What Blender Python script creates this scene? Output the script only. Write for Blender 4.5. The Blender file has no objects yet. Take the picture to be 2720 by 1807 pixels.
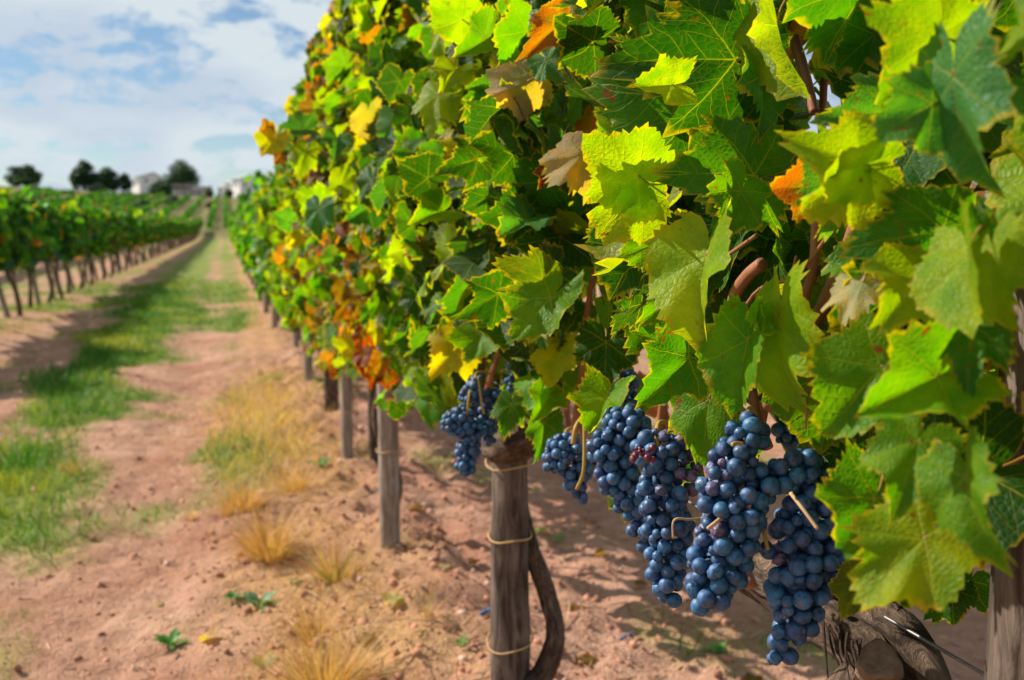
import bpy, math, random
import numpy as np
from mathutils import Vector, Matrix

R = math.radians
random.seed(7)
rng = np.random.default_rng(11)
scene = bpy.context.scene
col = scene.collection

# ------------------------------------------------------------------ camera
PW, PH, FPX = 2720.0, 1807.0, 2700.0
YAW, PITCH = math.atan(761 / FPX * 0.9938), math.atan(301 / FPX)
CAM = Vector((0.0, 0.0, 1.2))
cd = bpy.data.cameras.new('camera')
cam = bpy.data.objects.new('camera', cd)
col.objects.link(cam)
cam.location = CAM
cam.rotation_euler = (math.pi / 2 - PITCH, 0, -YAW)
cd.sensor_width = 36.0
cd.lens = 36.0 * FPX / PW
cd.clip_start, cd.clip_end = 0.02, 3000
cd.dof.use_dof = True
cd.dof.focus_distance = 1.02
cd.dof.aperture_fstop = 6.6
scene.camera = cam

# ------------------------------------------------------------------ sky, sun, exposure
SUN_AZ, SUN_EL = R(-51), R(37)          # azimuth from the row direction (+Y), negative = to the left
world = bpy.data.worlds.new('World')
scene.world = world
world.use_nodes = True
wt = world.node_tree
wt.nodes.clear()
def wn(t, **k):
    n = wt.nodes.new(t)
    for a, b in k.items():
        setattr(n, a, b)
    return n
wo = wn('ShaderNodeOutputWorld')
sky = wn('ShaderNodeTexSky', sky_type='NISHITA')
sky.sun_disc = False
sky.sun_elevation = SUN_EL
sky.sun_rotation = SUN_AZ
sky.air_density, sky.dust_density, sky.ozone_density = 1.0, 0.0, 4.0
bg_sky = wn('ShaderNodeBackground')
bg_sky.inputs['Strength'].default_value = 0.06
wt.links.new(sky.outputs[0], bg_sky.inputs['Color'])
tc = wn('ShaderNodeTexCoord')
sep = wn('ShaderNodeSeparateXYZ')
wt.links.new(tc.outputs['Generated'], sep.inputs[0])
def wm(op, a, b=None, clamp=False):
    n = wn('ShaderNodeMath', operation=op, use_clamp=clamp)
    for i, v in enumerate((a, b)):
        if v is None:
            continue
        if isinstance(v, (int, float)):
            n.inputs[i].default_value = v
        else:
            wt.links.new(v, n.inputs[i])
    return n.outputs[0]
zz = wm('ADD', wm('MAXIMUM', sep.outputs[2], 0.0), 0.34)
comb = wn('ShaderNodeCombineXYZ')
wt.links.new(wm('DIVIDE', sep.outputs[0], zz), comb.inputs[0])
wt.links.new(wm('DIVIDE', sep.outputs[1], zz), comb.inputs[1])
comb.inputs[2].default_value = 5.3
n1 = wn('ShaderNodeTexNoise'); n1.inputs['Scale'].default_value = 6.0; n1.inputs['Detail'].default_value = 9
n1.inputs['Roughness'].default_value = 0.62; n1.inputs['Distortion'].default_value = 0.25
wt.links.new(comb.outputs[0], n1.inputs['Vector'])
n2 = wn('ShaderNodeTexNoise'); n2.inputs['Scale'].default_value = 2.0; n2.inputs['Detail'].default_value = 6
wt.links.new(comb.outputs[0], n2.inputs['Vector'])
cr = wn('ShaderNodeValToRGB')
cr.color_ramp.elements[0].position, cr.color_ramp.elements[0].color = 0.40, (0.0, 0.0, 0.0, 1)
cr.color_ramp.elements[1].position, cr.color_ramp.elements[1].color = 0.49, (1, 1, 1, 1)
wt.links.new(n1.outputs['Fac'], cr.inputs[0])
cc = wn('ShaderNodeValToRGB')
cc.color_ramp.elements[0].position, cc.color_ramp.elements[0].color = 0.36, (0.62, 0.73, 0.87, 1)
cc.color_ramp.elements[1].position, cc.color_ramp.elements[1].color = 0.52, (0.78, 0.875, 0.935, 1)
wt.links.new(n2.outputs['Fac'], cc.inputs[0])
bg_cl = wn('ShaderNodeBackground')
bg_cl.inputs['Strength'].default_value = 0.56
wt.links.new(cc.outputs[0], bg_cl.inputs['Color'])
wmix = wn('ShaderNodeMixShader')
wt.links.new(cr.outputs[0], wmix.inputs[0])
wt.links.new(bg_sky.outputs[0], wmix.inputs[1])
wt.links.new(bg_cl.outputs[0], wmix.inputs[2])
wt.links.new(wmix.outputs[0], wo.inputs['Surface'])

sd = bpy.data.lights.new('sun', 'SUN')
sd.energy, sd.angle, sd.color = 5.0, R(0.53), (1.0, 0.94, 0.84)
sun = bpy.data.objects.new('sun', sd)
col.objects.link(sun)
sdir = Vector((math.sin(SUN_AZ) * math.cos(SUN_EL), math.cos(SUN_AZ) * math.cos(SUN_EL), math.sin(SUN_EL)))
sun.rotation_euler = sdir.to_track_quat('Z', 'Y').to_euler()
sun.location = (-20, 20, 30)

scene.view_settings.view_transform = 'Standard'
scene.view_settings.look = 'None'
scene.view_settings.exposure = 0.66
scene.view_settings.gamma = 1.0
scene.render.engine = 'CYCLES'
scene.cycles.max_bounces = 8
scene.cycles.transmission_bounces = 6
scene.cycles.use_denoising = True

# ------------------------------------------------------------------ helpers: rays
c_f = Vector((math.sin(YAW) * math.cos(PITCH), math.cos(YAW) * math.cos(PITCH), -math.sin(PITCH)))
c_r = Vector((math.cos(YAW), -math.sin(YAW), 0))
c_u = c_r.cross(c_f)
def ray(u, v):
    return c_f + c_r * ((u - PW / 2) / FPX) + c_u * ((PH / 2 - v) / FPX)
def atd(u, v, d):
    return CAM + ray(u, v) * d
def atx(u, v, x):
    r = ray(u, v); return CAM + r * (x / r.x)
def aty(u, v, y):
    r = ray(u, v); return CAM + r * (y / r.y)
def atz(u, v, z=0.0):
    r = ray(u, v); return CAM + r * ((z - CAM.z) / r.z)
FR = np.array([c_r, c_u, c_f])
def project(P):
    q = (np.asarray(P) - np.array(CAM)) @ FR.T
    d = np.maximum(q[:, 2], 1e-3)
    return PW / 2 + FPX * q[:, 0] / d, PH / 2 - FPX * q[:, 1] / d, q[:, 2]

# ------------------------------------------------------------------ helpers: noise
def _h(ix, iy, s):
    n = (ix * 374761393 + iy * 668265263 + s * 2147483647) & 0xFFFFFFFF
    n = ((n ^ (n >> 13)) * 1274126177) & 0xFFFFFFFF
    return ((n ^ (n >> 16)) & 0xFFFF) / 65535.0
def vnoise(x, y, s=0):
    x = np.asarray(x, float); y = np.asarray(y, float)
    ix = np.floor(x).astype(np.int64); iy = np.floor(y).astype(np.int64)
    fx = x - ix; fy = y - iy
    fx = fx * fx * (3 - 2 * fx); fy = fy * fy * (3 - 2 * fy)
    a, b, c, d = _h(ix, iy, s), _h(ix + 1, iy, s), _h(ix, iy + 1, s), _h(ix + 1, iy + 1, s)
    return (a * (1 - fx) + b * fx) * (1 - fy) + (c * (1 - fx) + d * fx) * fy
def fbm(x, y, o=4, s=0):
    t, a, w = 0.0, 0.5, 0.0
    for i in range(o):
        t = t + a * vnoise(x * 2 ** i, y * 2 ** i, s + i); w += a; a *= 0.5
    return t / w

# ------------------------------------------------------------------ helpers: meshes and objects
def mk_mesh(name, V, F, mat=None, smooth=False, uv=None, colr=None, uv2=None):
    """V (n,3); F an int array (m,k) of tris or quads, or a list of such arrays"""
    me = bpy.data.meshes.new(name)
    V = np.asarray(V, np.float32)
    Fs = [np.asarray(f, np.int32) for f in (F if isinstance(F, list) else [F]) if len(f)]
    loops = np.concatenate([f.ravel() for f in Fs])
    tot = np.concatenate([np.full(len(f), f.shape[1], np.int32) for f in Fs])
    start = np.concatenate([[0], np.cumsum(tot)[:-1]]).astype(np.int32)
    me.vertices.add(len(V)); me.vertices.foreach_set('co', V.ravel())
    me.loops.add(len(loops)); me.loops.foreach_set('vertex_index', loops)
    me.polygons.add(len(tot))
    me.polygons.foreach_set('loop_start', start)
    me.polygons.foreach_set('loop_total', tot)
    me.update(calc_edges=True)
    me.polygons.foreach_set('use_smooth', np.full(len(tot), bool(smooth)))
    for nm, U in (('UVMap', uv), ('Extra', uv2)):
        if U is not None:
            l = me.uv_layers.new(name=nm)
            l.data.foreach_set('uv', np.asarray(U, np.float32)[loops].ravel())
    if colr is not None:
        ca = me.color_attributes.new('col', 'FLOAT_COLOR', 'POINT')
        c4 = np.ones((len(V), 4), np.float32); c4[:, :3] = colr
        ca.data.foreach_set('color', c4.ravel())
    if mat is not None:
        me.materials.append(mat)
    me.validate()
    return me
def link(name, me, parent=None, mw=None):
    o = bpy.data.objects.new(name, me)
    col.objects.link(o)
    if parent is not None:
        o.parent = parent
        if mw is None:
            mw = Matrix()
        o.matrix_basis = parent_inv(parent) @ mw
    elif mw is not None:
        o.matrix_basis = mw
    return o
_pm = {}
def parent_inv(p):
    m = p.matrix_basis.copy()
    q = p
    while q.parent is not None:
        q = q.parent
        m = q.matrix_basis @ m
    return m.inverted()
def tag(o, label=None, cat=None, group=None, kind=None):
    if label: o['label'] = label
    if cat: o['category'] = cat
    if group: o['group'] = group
    if kind: o['kind'] = kind
    return o
def empty(name, loc, label=None, cat=None, group=None):
    o = bpy.data.objects.new(name, None)
    o.empty_display_size = 0.1
    col.objects.link(o)
    o.matrix_basis = Matrix.Translation(loc)
    return tag(o, label, cat, group)

def catmull(P, n):
    P = [np.array(p, float) for p in P]
    if len(P) < 3:
        return np.array([P[0] + (P[-1] - P[0]) * t for t in np.linspace(0, 1, n)])
    Q = [2 * P[0] - P[1]] + P + [2 * P[-1] - P[-2]]
    out = []
    for t in np.linspace(0, len(P) - 1, n):
        i = min(int(t), len(P) - 2); f = t - i
        a, b, c, d = Q[i], Q[i + 1], Q[i + 2], Q[i + 3]
        out.append(0.5 * (2 * b + (c - a) * f + (2 * a - 5 * b + 4 * c - d) * f * f + (3 * b - a - 3 * c + d) * f ** 3))
    return np.array(out)
def tube(P, r, n=24, seg=10, rough=0.0, seed=0, fib=0.0):
    """swept tube through the points P with radii r; returns V, F list, UV"""
    C = catmull(P, n)
    rr = np.interp(np.linspace(0, 1, n), np.linspace(0, 1, len(r)), r)
    T = np.gradient(C, axis=0); T /= np.linalg.norm(T, axis=1)[:, None] + 1e-9
    ref = np.array([0.3, 0.9, 0.1]) if abs(T[0][2]) > 0.7 else np.array([0, 0, 1.0])
    A = np.cross(T[0], ref); A /= np.linalg.norm(A)
    V = []; UV = []
    ln = np.concatenate([[0], np.cumsum(np.linalg.norm(np.diff(C, axis=0), axis=1))])
    for i in range(n):
        A = A - T[i] * (A @ T[i]); A /= np.linalg.norm(A)
        B = np.cross(T[i], A)
        th = np.linspace(0, 2 * math.pi, seg, endpoint=False)
        k = np.ones(seg)
        if rough:
            k += rough * (fbm(np.cos(th) * 2 + 9 + seed, np.sin(th) * 2 + ln[i] * 14 + 5, 3, seed) - 0.5) * 2
        if fib:
            k += fib * (vnoise(th * seg / 6.283 * 0.5 + 3, np.full(seg, ln[i] * 6 + 2.0), seed + 5) - 0.5) * 2
        V.append(C[i] + rr[i] * k[:, None] * (np.cos(th)[:, None] * A + np.sin(th)[:, None] * B))
        UV.append(np.stack([th / 6.283, np.full(seg, ln[i])], 1))
    V = np.concatenate(V + [C[:1], C[-1:]]); UV = np.concatenate(UV + [[[0, 0]], [[0, ln[-1]]]])
    i, j = np.meshgrid(np.arange(n - 1), np.arange(seg), indexing='ij')
    j2 = (j + 1) % seg
    Q = np.stack([i * seg + j, i * seg + j2, (i + 1) * seg + j2, (i + 1) * seg + j], -1).reshape(-1, 4)
    s = np.arange(seg); s2 = (s + 1) % seg
    c0, c1 = n * seg, n * seg + 1
    Tt = np.concatenate([np.stack([np.full(seg, c0), s2, s], 1), np.stack([np.full(seg, c1), (n - 1) * seg + s, (n - 1) * seg + s2], 1)])
    return V, [Q, Tt], UV
def tube_obj(name, P, r, mat, parent=None, n=24, seg=10, rough=0.0, seed=0, fib=0.0):
    V, F, UV = tube(P, r, n, seg, rough, seed, fib)
    return link(name, mk_mesh(name, V, F, mat, True, UV), parent)
def scatter(tV, tF, P, X, Y, Z, S, C, tUV=None, mat=None, name='stuff', smooth=False, extra=None, tE=None):
    """many copies of a little template in ONE mesh; per copy position, axes, scale, colour"""
    N, k = len(P), len(tV)
    S = np.asarray(S, float)
    S = S[:, None, None] if S.ndim == 1 else S[:, None, :]
    tv = np.broadcast_to(tV[None], (N, k, 3)) * S
    V = P[:, None, :] + tv[..., 0:1] * X[:, None, :] + tv[..., 1:2] * Y[:, None, :] + tv[..., 2:3] * Z[:, None, :]
    F = (tF[None] + (np.arange(N) * k)[:, None, None]).reshape(-1, tF.shape[1])
    cl = np.repeat(np.asarray(C), k, axis=0)
    uv = np.tile(tUV, (N, 1)) if tUV is not None else None
    uv2 = None
    if tE is not None:
        uv2 = np.stack([np.tile(tE, N), np.repeat(rng.random(N), k)], 1)
    return mk_mesh(name, V.reshape(-1, 3), F, mat, smooth, uv, cl, uv2)
def unit(a):
    return a / (np.linalg.norm(a, axis=-1, keepdims=True) + 1e-9)

# ------------------------------------------------------------------ node helper
class NB:
    def __init__(s, name):
        s.m = bpy.data.materials.new(name); s.m.use_nodes = True
        s.t = s.m.node_tree; s.t.nodes.clear()
        s.out = s.n('ShaderNodeOutputMaterial')
    def n(s, t, **k):
        x = s.t.nodes.new(t)
        for a, b in k.items(): setattr(x, a, b)
        return x
    def put(s, sock, v):
        if isinstance(v, bpy.types.NodeSocket): s.t.links.new(v, sock)
        elif isinstance(v, (tuple, list)) and len(v) == 3 and sock.type == 'RGBA': sock.default_value = (*v, 1)
        else: sock.default_value = v
    def math(s, op, a, b=None, c=None, clamp=False):
        x = s.n('ShaderNodeMath', operation=op, use_clamp=clamp)
        for i, v in enumerate((a, b, c)):
            if v is not None: s.put(x.inputs[i], v)
        return x.outputs[0]
    def mix(s, f, a, b, blend='MIX'):
        x = s.n('ShaderNodeMix', data_type='RGBA', blend_type=blend)
        s.put(x.inputs[0], f); s.put(x.inputs[6], a); s.put(x.inputs[7], b)
        return x.outputs[2]
    def noise(s, vec, scale, detail=3, rough=0.5, dist=0.0, col=False):
        x = s.n('ShaderNodeTexNoise')
        if vec is not None: s.put(x.inputs['Vector'], vec)
        x.inputs['Scale'].default_value = scale; x.inputs['Detail'].default_value = detail
        x.inputs['Roughness'].default_value = rough; x.inputs['Distortion'].default_value = dist
        return x.outputs['Color' if col else 'Fac']
    def ramp(s, f, a, b, ca=(0, 0, 0), cb=(1, 1, 1)):
        x = s.n('ShaderNodeValToRGB')
        e = x.color_ramp.elements
        e[0].position, e[0].color = a, (*ca, 1)
        e[1].position, e[1].color = b, (*cb, 1)
        s.put(x.inputs[0], f)
        return x.outputs[0]
    def vec(s, a, b, c):
        x = s.n('ShaderNodeCombineXYZ')
        for i, v in enumerate((a, b, c)): s.put(x.inputs[i], v)
        return x.outputs[0]
    def scalev(s, v, k):
        x = s.n('ShaderNodeVectorMath', operation='MULTIPLY'); s.put(x.inputs[0], v); x.inputs[1].default_value = k
        return x.outputs[0]
    def sep(s, v):
        x = s.n('ShaderNodeSeparateXYZ'); s.put(x.inputs[0], v); return x.outputs
    def bump(s, h, strength=0.5, dist=0.01):
        x = s.n('ShaderNodeBump'); s.put(x.inputs['Height'], h)
        x.inputs['Strength'].default_value = strength; x.inputs['Distance'].default_value = dist
        return x.outputs[0]
    def bsdf(s, color, rough=0.6, spec=0.4, normal=None, **k):
        x = s.n('ShaderNodeBsdfPrincipled')
        s.put(x.inputs['Base Color'], color); s.put(x.inputs['Roughness'], rough)
        s.put(x.inputs['Specular IOR Level'], spec)
        if normal is not None: s.put(x.inputs['Normal'], normal)
        for a, b in k.items(): s.put(x.inputs[a], b)
        return x.outputs[0]
    def done(s, sh):
        s.t.links.new(sh, s.out.inputs['Surface']); return s.m

def leaf_material(name, from_object, detailed=True, trans=0.5):
    b = NB(name)
    if from_object:
        oi = b.n('ShaderNodeObjectInfo')
        base, rnd = oi.outputs['Color'], oi.outputs['Random']
        ex = b.n('ShaderNodeUVMap', uv_map='Extra').outputs[0]
        edge = b.sep(ex)[0]
    else:
        base = b.n('ShaderNodeAttribute', attribute_name='col').outputs['Color']
        ex = b.sep(b.n('ShaderNodeUVMap', uv_map='Extra').outputs[0])
        edge, rnd = ex[0], ex[1]
    normal = None
    if detailed:
        uv = b.sep(b.n('ShaderNodeUVMap', uv_map='UVMap').outputs[0])
        x = b.math('MULTIPLY', b.math('SUBTRACT', uv[0], 0.5), 4.0)
        y = b.math('MULTIPLY', b.math('SUBTRACT', uv[1], 0.5), 4.0)
        r = b.math('SQRT', b.math('ADD', b.math('MULTIPLY', x, x), b.math('MULTIPLY', y, y)))
        th = b.math('ABSOLUTE', b.math('ARCTAN2', x, y))
        p = b.vec(x, y, b.math('MULTIPLY', rnd, 40.0))
        wob = b.math('MULTIPLY', b.math('SUBTRACT', b.noise(p, 2.2, 2), 0.5), 0.22)
        th = b.math('ADD', th, wob)
        g1 = b.math('GREATER_THAN', th, R(28)); g2 = b.math('GREATER_THAN', th, R(87))
        va = b.math('ADD', b.math('MULTIPLY', g1, R(57)), b.math('MULTIPLY', g2, R(61)))
        dl = b.math('SUBTRACT', th, va)
        tt = b.math('MULTIPLY', r, b.math('COSINE', dl))
        ss = b.math('MULTIPLY', r, b.math('ABSOLUTE', b.math('SINE', dl)))
        wid = b.math('MAXIMUM', b.math('SUBTRACT', 0.017, b.math('MULTIPLY', r, 0.009)), 0.004)
        main = b.math('SUBTRACT', 1.0, b.math('DIVIDE', ss, wid), clamp=True)
        q = b.math('FRACT', b.math('DIVIDE', b.math('SUBTRACT', tt, b.math('MULTIPLY', ss, 0.95)), 0.165))
        q = b.math('ABSOLUTE', b.math('SUBTRACT', q, 0.5))
        sec = b.math('SUBTRACT', 1.0, b.math('DIVIDE', q, 0.05), clamp=True)
        vo = b.n('ShaderNodeTexVoronoi', feature='DISTANCE_TO_EDGE'); b.put(vo.inputs['Vector'], p); vo.inputs['Scale'].default_value = 13
        tert = b.math('SUBTRACT', 1.0, b.math('DIVIDE', vo.outputs['Distance'], 0.06), clamp=True)
        vein = b.math('MAXIMUM', main, b.math('MAXIMUM', b.math('MULTIPLY', sec, 0.55), b.math('MULTIPLY', tert, 0.16)))
        blis = b.math('SUBTRACT', 1.0, b.math('MAXIMUM', b.math('MULTIPLY', sec, 0.7), main))
        hgt = b.math('ADD', b.math('MULTIPLY', blis, 0.6), b.math('MULTIPLY', b.math('MINIMUM', vo.outputs['Distance'], 0.3), 1.4))
        hgt = b.math('ADD', hgt, b.math('MULTIPLY', b.noise(p, 6, 3), 0.9))
        normal = b.bump(hgt, 0.5, 0.002)
        mott = b.noise(p, 1.7, 4, 0.6)
        c = b.mix(b.ramp(mott, 0.35, 0.68), b.mix(1.0, base, (0.62, 0.80, 0.9), 'MULTIPLY'), b.mix(1.0, base, (1.4, 1.15, 0.8), 'MULTIPLY'))
        c = b.mix(b.math('MULTIPLY', vein, 0.55), c, (0.40, 0.40, 0.04))
        rgb = b.sep(base)
        red = b.math('MULTIPLY', b.math('SUBTRACT', rgb[0], rgb[1]), 9.0, clamp=True)
        keep_g = b.math('SUBTRACT', 1.0, b.ramp(b.math('ADD', edge, b.math('MULTIPLY', b.noise(p, 2.4, 3), 0.9)), 0.5, 0.95))
        c = b.mix(b.math('MULTIPLY', b.math('MULTIPLY', red, keep_g), 0.45), c, (0.17, 0.20, 0.012))
        en = b.math('ADD', edge, b.math('MULTIPLY', b.math('SUBTRACT', b.noise(p, 3.0, 3), 0.5), 0.75))
        c = b.mix(b.math('MULTIPLY', b.ramp(en, 0.86, 1.08), 0.7), c, (0.46, 0.34, 0.012))
        c = b.mix(b.math('MULTIPLY', b.ramp(b.math('ADD', en, b.math('MULTIPLY', b.noise(p, 9, 2), 0.14)), 1.06, 1.17), 0.9), c, (0.25, 0.06, 0.015))
        sp = b.noise(p, 4.2, 3, 0.55)
        c = b.mix(b.math('MULTIPLY', b.ramp(sp, 0.665, 0.715), 0.85), c, (0.22, 0.045, 0.012))
    else:
        p = b.vec(edge, rnd, rnd)
        c = base
    geo = b.n('ShaderNodeNewGeometry')
    back = geo.outputs['Backfacing']
    under = b.mix(0.22, c, (0.30, 0.36, 0.22))
    cf = b.mix(back, c, under)
    rough = b.math('ADD', 0.46, b.math('MULTIPLY', back, 0.3))
    pr = b.bsdf(cf, rough, 0.17, normal)
    tr = b.n('ShaderNodeBsdfTranslucent')
    tcol = b.mix(1.0, c, (2.05, 2.0, 0.16), 'MULTIPLY')
    b.put(tr.inputs['Color'], tcol)
    if normal is not None: b.put(tr.inputs['Normal'], normal)
    mx = b.n('ShaderNodeMixShader'); mx.inputs[0].default_value = trans
    b.t.links.new(pr, mx.inputs[1]); b.t.links.new(tr.outputs[0], mx.inputs[2])
    return b.done(mx.outputs[0])
M_LEAF = leaf_material('vine_leaf', True, True, 0.56)
M_LEAF_MASS = leaf_material('vine_leaf_mass', False, True, 0.56)
M_LEAF_FAR = leaf_material('far_leaf', False, False, 0.45)
M_TREE_LEAF = leaf_material('tree_leaf', False, False, 0.2)

def wood_material(name, ca, cb, scale=1.0, bump=0.6, dist=0.004, rough=0.85, vs=7.0):
    b = NB(name)
    tcn = b.n('ShaderNodeTexCoord')
    o = tcn.outputs['Object']
    uvn = b.n('ShaderNodeUVMap', uv_map='UVMap').outputs[0]
    f = b.noise(b.scalev(uvn, (16 * scale, vs * scale, 1)), 1.0, 6, 0.68, 0.9)
    g = b.noise(o, 9.0, 4, 0.6)
    c = b.mix(b.ramp(f, 0.38, 0.64), ca, cb)
    c = b.mix(b.math('MULTIPLY', b.ramp(g, 0.45, 0.7), 0.55), c, tuple(v * 0.45 for v in ca))
    return b.done(b.bsdf(c, rough, 0.25, b.bump(f, bump, dist)))
M_POST = wood_material('weathered_post', (0.20, 0.145, 0.105), (0.40, 0.34, 0.29))
M_STAKE = wood_material('old_stake_shaded', (0.05, 0.03, 0.02), (0.22, 0.165, 0.13), 1.0, 0.8, 0.006)  # brown wood, base darkened to stand in for the shade of leaves
M_BARK = wood_material('vine_bark', (0.035, 0.020, 0.013), (0.25, 0.165, 0.11), 1.2, 1.0, 0.015, 0.9, 26.0)
def cane_material():
    b = NB('cane_wood')
    o = b.n('ShaderNodeTexCoord').outputs['Object']
    f = b.noise(b.scalev(b.n('ShaderNodeUVMap', uv_map='UVMap').outputs[0], (14, 22, 1)), 1.0, 5, 0.65)
    g = b.noise(o, 22, 3)
    c = b.mix(f, (0.17, 0.05, 0.022), (0.40, 0.155, 0.075))
    c = b.mix(b.math('MULTIPLY', b.ramp(g, 0.55, 0.75), 0.5), c, (0.42, 0.22, 0.14))
    return b.done(b.bsdf(c, 0.5, 0.4, b.bump(f, 0.4, 0.002)))
M_CANE = cane_material()
def plain(name, c1, c2, scale, rough=0.6, spec=0.3, bump=0.0, metallic=0.0):
    b = NB(name)
    o = b.n('ShaderNodeTexCoord').outputs['Object']
    f = b.noise(o, scale, 4, 0.6)
    c = b.mix(f, c1, c2)
    return b.done(b.bsdf(c, rough, spec, b.bump(f, bump, 0.004) if bump else None, Metallic=metallic))
M_PETIOLE = plain('petiole', (0.28, 0.20, 0.03), (0.42, 0.16, 0.04), 30, 0.45, 0.4)
M_STEM = plain('bunch_stem', (0.30, 0.26, 0.04), (0.45, 0.22, 0.05), 40, 0.5)
M_TWIG = plain('dry_twig', (0.42, 0.24, 0.11), (0.55, 0.36, 0.2), 60, 0.7)
M_TIE = plain('raffia_tie', (0.42, 0.24, 0.09), (0.60, 0.40, 0.18), 80, 0.7)
M_WIRE = plain('galvanised_wire', (0.16, 0.15, 0.15), (0.30, 0.29, 0.28), 90, 0.45, 0.5, 0, 0.8)
M_CUT = plain('cut_wood', (0.05, 0.028, 0.018), (0.30, 0.20, 0.14), 90, 0.9, 0.2, 1.0)
def grape_material(name, shriv=False):
    b = NB(name)
    oi = b.n('ShaderNodeObjectInfo')
    rnd = oi.outputs['Random']
    o = b.n('ShaderNodeTexCoord').outputs['Object']
    s = b.sep(o)
    p = b.vec(s[0], s[1], b.math('ADD', s[2], b.math('MULTIPLY', rnd, 30.0)))
    n1 = b.noise(p, 1.25, 5, 0.66); n2 = b.noise(p, 7.0, 3, 0.7)
    bloom = b.math('ADD', b.math('MULTIPLY', b.ramp(n1, 0.34, 0.58), 0.78), b.math('MULTIPLY', n2, 0.22))
    if shriv:
        c = b.mix(bloom, (0.035, 0.012, 0.03), (0.20, 0.15, 0.24))
        c = b.mix(b.math('MULTIPLY', b.ramp(rnd, 0.3, 0.7), 0.6), c, (0.05, 0.09, 0.20))
    else:
        hue = b.mix(rnd, (0.034, 0.170, 0.345), (0.055, 0.138, 0.310))
        hue = b.mix(1.0, hue, b.ramp(b.math('FRACT', b.math('MULTIPLY', rnd, 7.3)), 0.0, 1.0, (0.6, 0.6, 0.65), (1.25, 1.2, 1.15)), 'MULTIPLY')
        c = b.mix(bloom, (0.010, 0.014, 0.045), hue)
        sc = b.ramp(s[2], 0.945, 0.975)
        c = b.mix(sc, c, (0.16, 0.10, 0.06))
    rg = b.math('SUBTRACT', 0.62, b.math('MULTIPLY', b.math('SUBTRACT', 1.0, bloom), 0.34))
    return b.done(b.bsdf(c, rg, 0.45, b.bump(n2, 0.08, 0.02)))
M_GRAPE = grape_material('grape_skin')
M_RAISIN = grape_material('shrivelled_grape', True)
M_CRUSH = plain('crushed_grape', (0.10, 0.012, 0.03), (0.20, 0.03, 0.06), 4, 0.4, 0.5)

# ------------------------------------------------------------------ ground
def height(x, y):
    x = np.asarray(x, float); y = np.asarray(y, float)
    h = np.zeros(np.broadcast(x, y).shape)
    s = np.clip((y - 95) / 30, 0, 1)
    h = h + 0.048 * (np.maximum(y - 95, 0) - 15 * s * (2 - s) * 0.5 * (y > 95)) * (y > 95)
    ridge = 0.048 * (305 - 95 - 7.5)
    h = np.minimum(h, ridge + 0.006 * np.maximum(y - 305, 0))
    h = h + 0.048 * np.clip(-x - 4, 0, 200) * np.clip((y - 110) / 190, 0, 1)
    return h
def soil_relief(x, y):
    fade = np.clip((40 - y) / 30, 0, 1)
    h = 0.05 * (fbm(x * 0.9, y * 0.7, 3, 3) - 0.5)
    cl = fbm(x * 9, y * 9, 4, 8)
    near = np.exp(-((x - 0.62) / 0.5) ** 2)
    h = h + (0.026 + 0.045 * near) * (cl - 0.5) * 2
    h = h + 0.05 * np.exp(-((x - 0.6) / 0.28) ** 2) + 0.04 * np.exp(-((x + 2.67) / 0.3) ** 2)
    h = h - 0.045 * np.exp(-((x + 0.32) / 0.24) ** 2) - 0.045 * np.exp(-((x + 1.85) / 0.26) ** 2)
    h = h + 0.022 * np.abs(vnoise(x * 24, y * 21, 4) - 0.5)
    return h * fade
def gz(x, y):
    return height(x, y) + soil_relief(np.asarray(x, float), np.asarray(y, float))
def axis(lo, hi, step, far_lo, far_hi, g=1.16):
    a = list(np.arange(lo, hi + 1e-6, step))
    s = step
    while a[-1] < far_hi: s *= g; a.append(a[-1] + s)
    s = step; b = []
    c = lo
    while c > far_lo: s *= g; c -= s; b.append(c)
    return np.array(b[::-1] + a)
gx = axis(-3.2, 3.4, 0.03, -420, 420)
gy = axis(0.8, 9.5, 0.032, -30, 900, 1.055)
GX, GY = np.meshgrid(gx, gy, indexing='ij')
GV = np.stack([GX, GY, gz(GX, GY)], -1).reshape(-1, 3)
nx, ny = len(gx), len(gy)
i, j = np.meshgrid(np.arange(nx - 1), np.arange(ny - 1), indexing='ij')
GF = np.stack([i * ny + j, (i + 1) * ny + j, (i + 1) * ny + j + 1, i * ny + j + 1], -1).reshape(-1, 4)
def cover(x, y):
    """how much living grass and how much straw covers the soil: two numbers 0..1"""
    n = fbm(x * 1.3 + 7, y * 0.8, 4, 21); m = fbm(x * 3.1, y * 2.2 + 4, 3, 33)
    far = np.clip((y - 5) / 14, 0, 1)
    fadein = np.clip((y - 3.7 + (x + 0.88) * 0.6) / 1.0, 0.06, 1)
    centre = np.exp(-((x + 1.02) / (0.33 + 0.06 * far)) ** 2) * fadein
    leftv = np.exp(-((x + 2.9) / 0.6) ** 2) * 0.55
    alley = np.exp(-((x + 4.4) / 0.7) ** 2) * 0.9 + np.exp(-((x - 2.2) / 0.6) ** 2) * 0.35
    side = np.exp(-((x - 0.05) / 0.30) ** 2) * np.clip((y - 3.6) / 1.5, 0, 1) * 0.62
    g = centre * 1.05 + leftv + alley + side + 0.8 * far * np.exp(-((x + 1.0) / 1.4) ** 2)
    g = np.clip((g + (n - 0.5) * 1.9 + (m - 0.5) * 1.0 - 0.40) * 1.8, 0, 1)
    s = np.exp(-((x - 0.30) / 0.34) ** 2) * 0.85 + np.exp(-((x + 2.5) / 0.45) ** 2) * 0.75 + 0.12
    s = np.clip((s + (m - 0.5) * 1.4 + (n - 0.5) * 0.6 - 0.42) * 1.6, 0, 1)
    return g, s
cg, cs = cover(GX.ravel(), GY.ravel())
gcol = np.stack([cg, cs, np.clip((GY.ravel() - 90) / 20, 0, 1)], 1)
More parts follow.
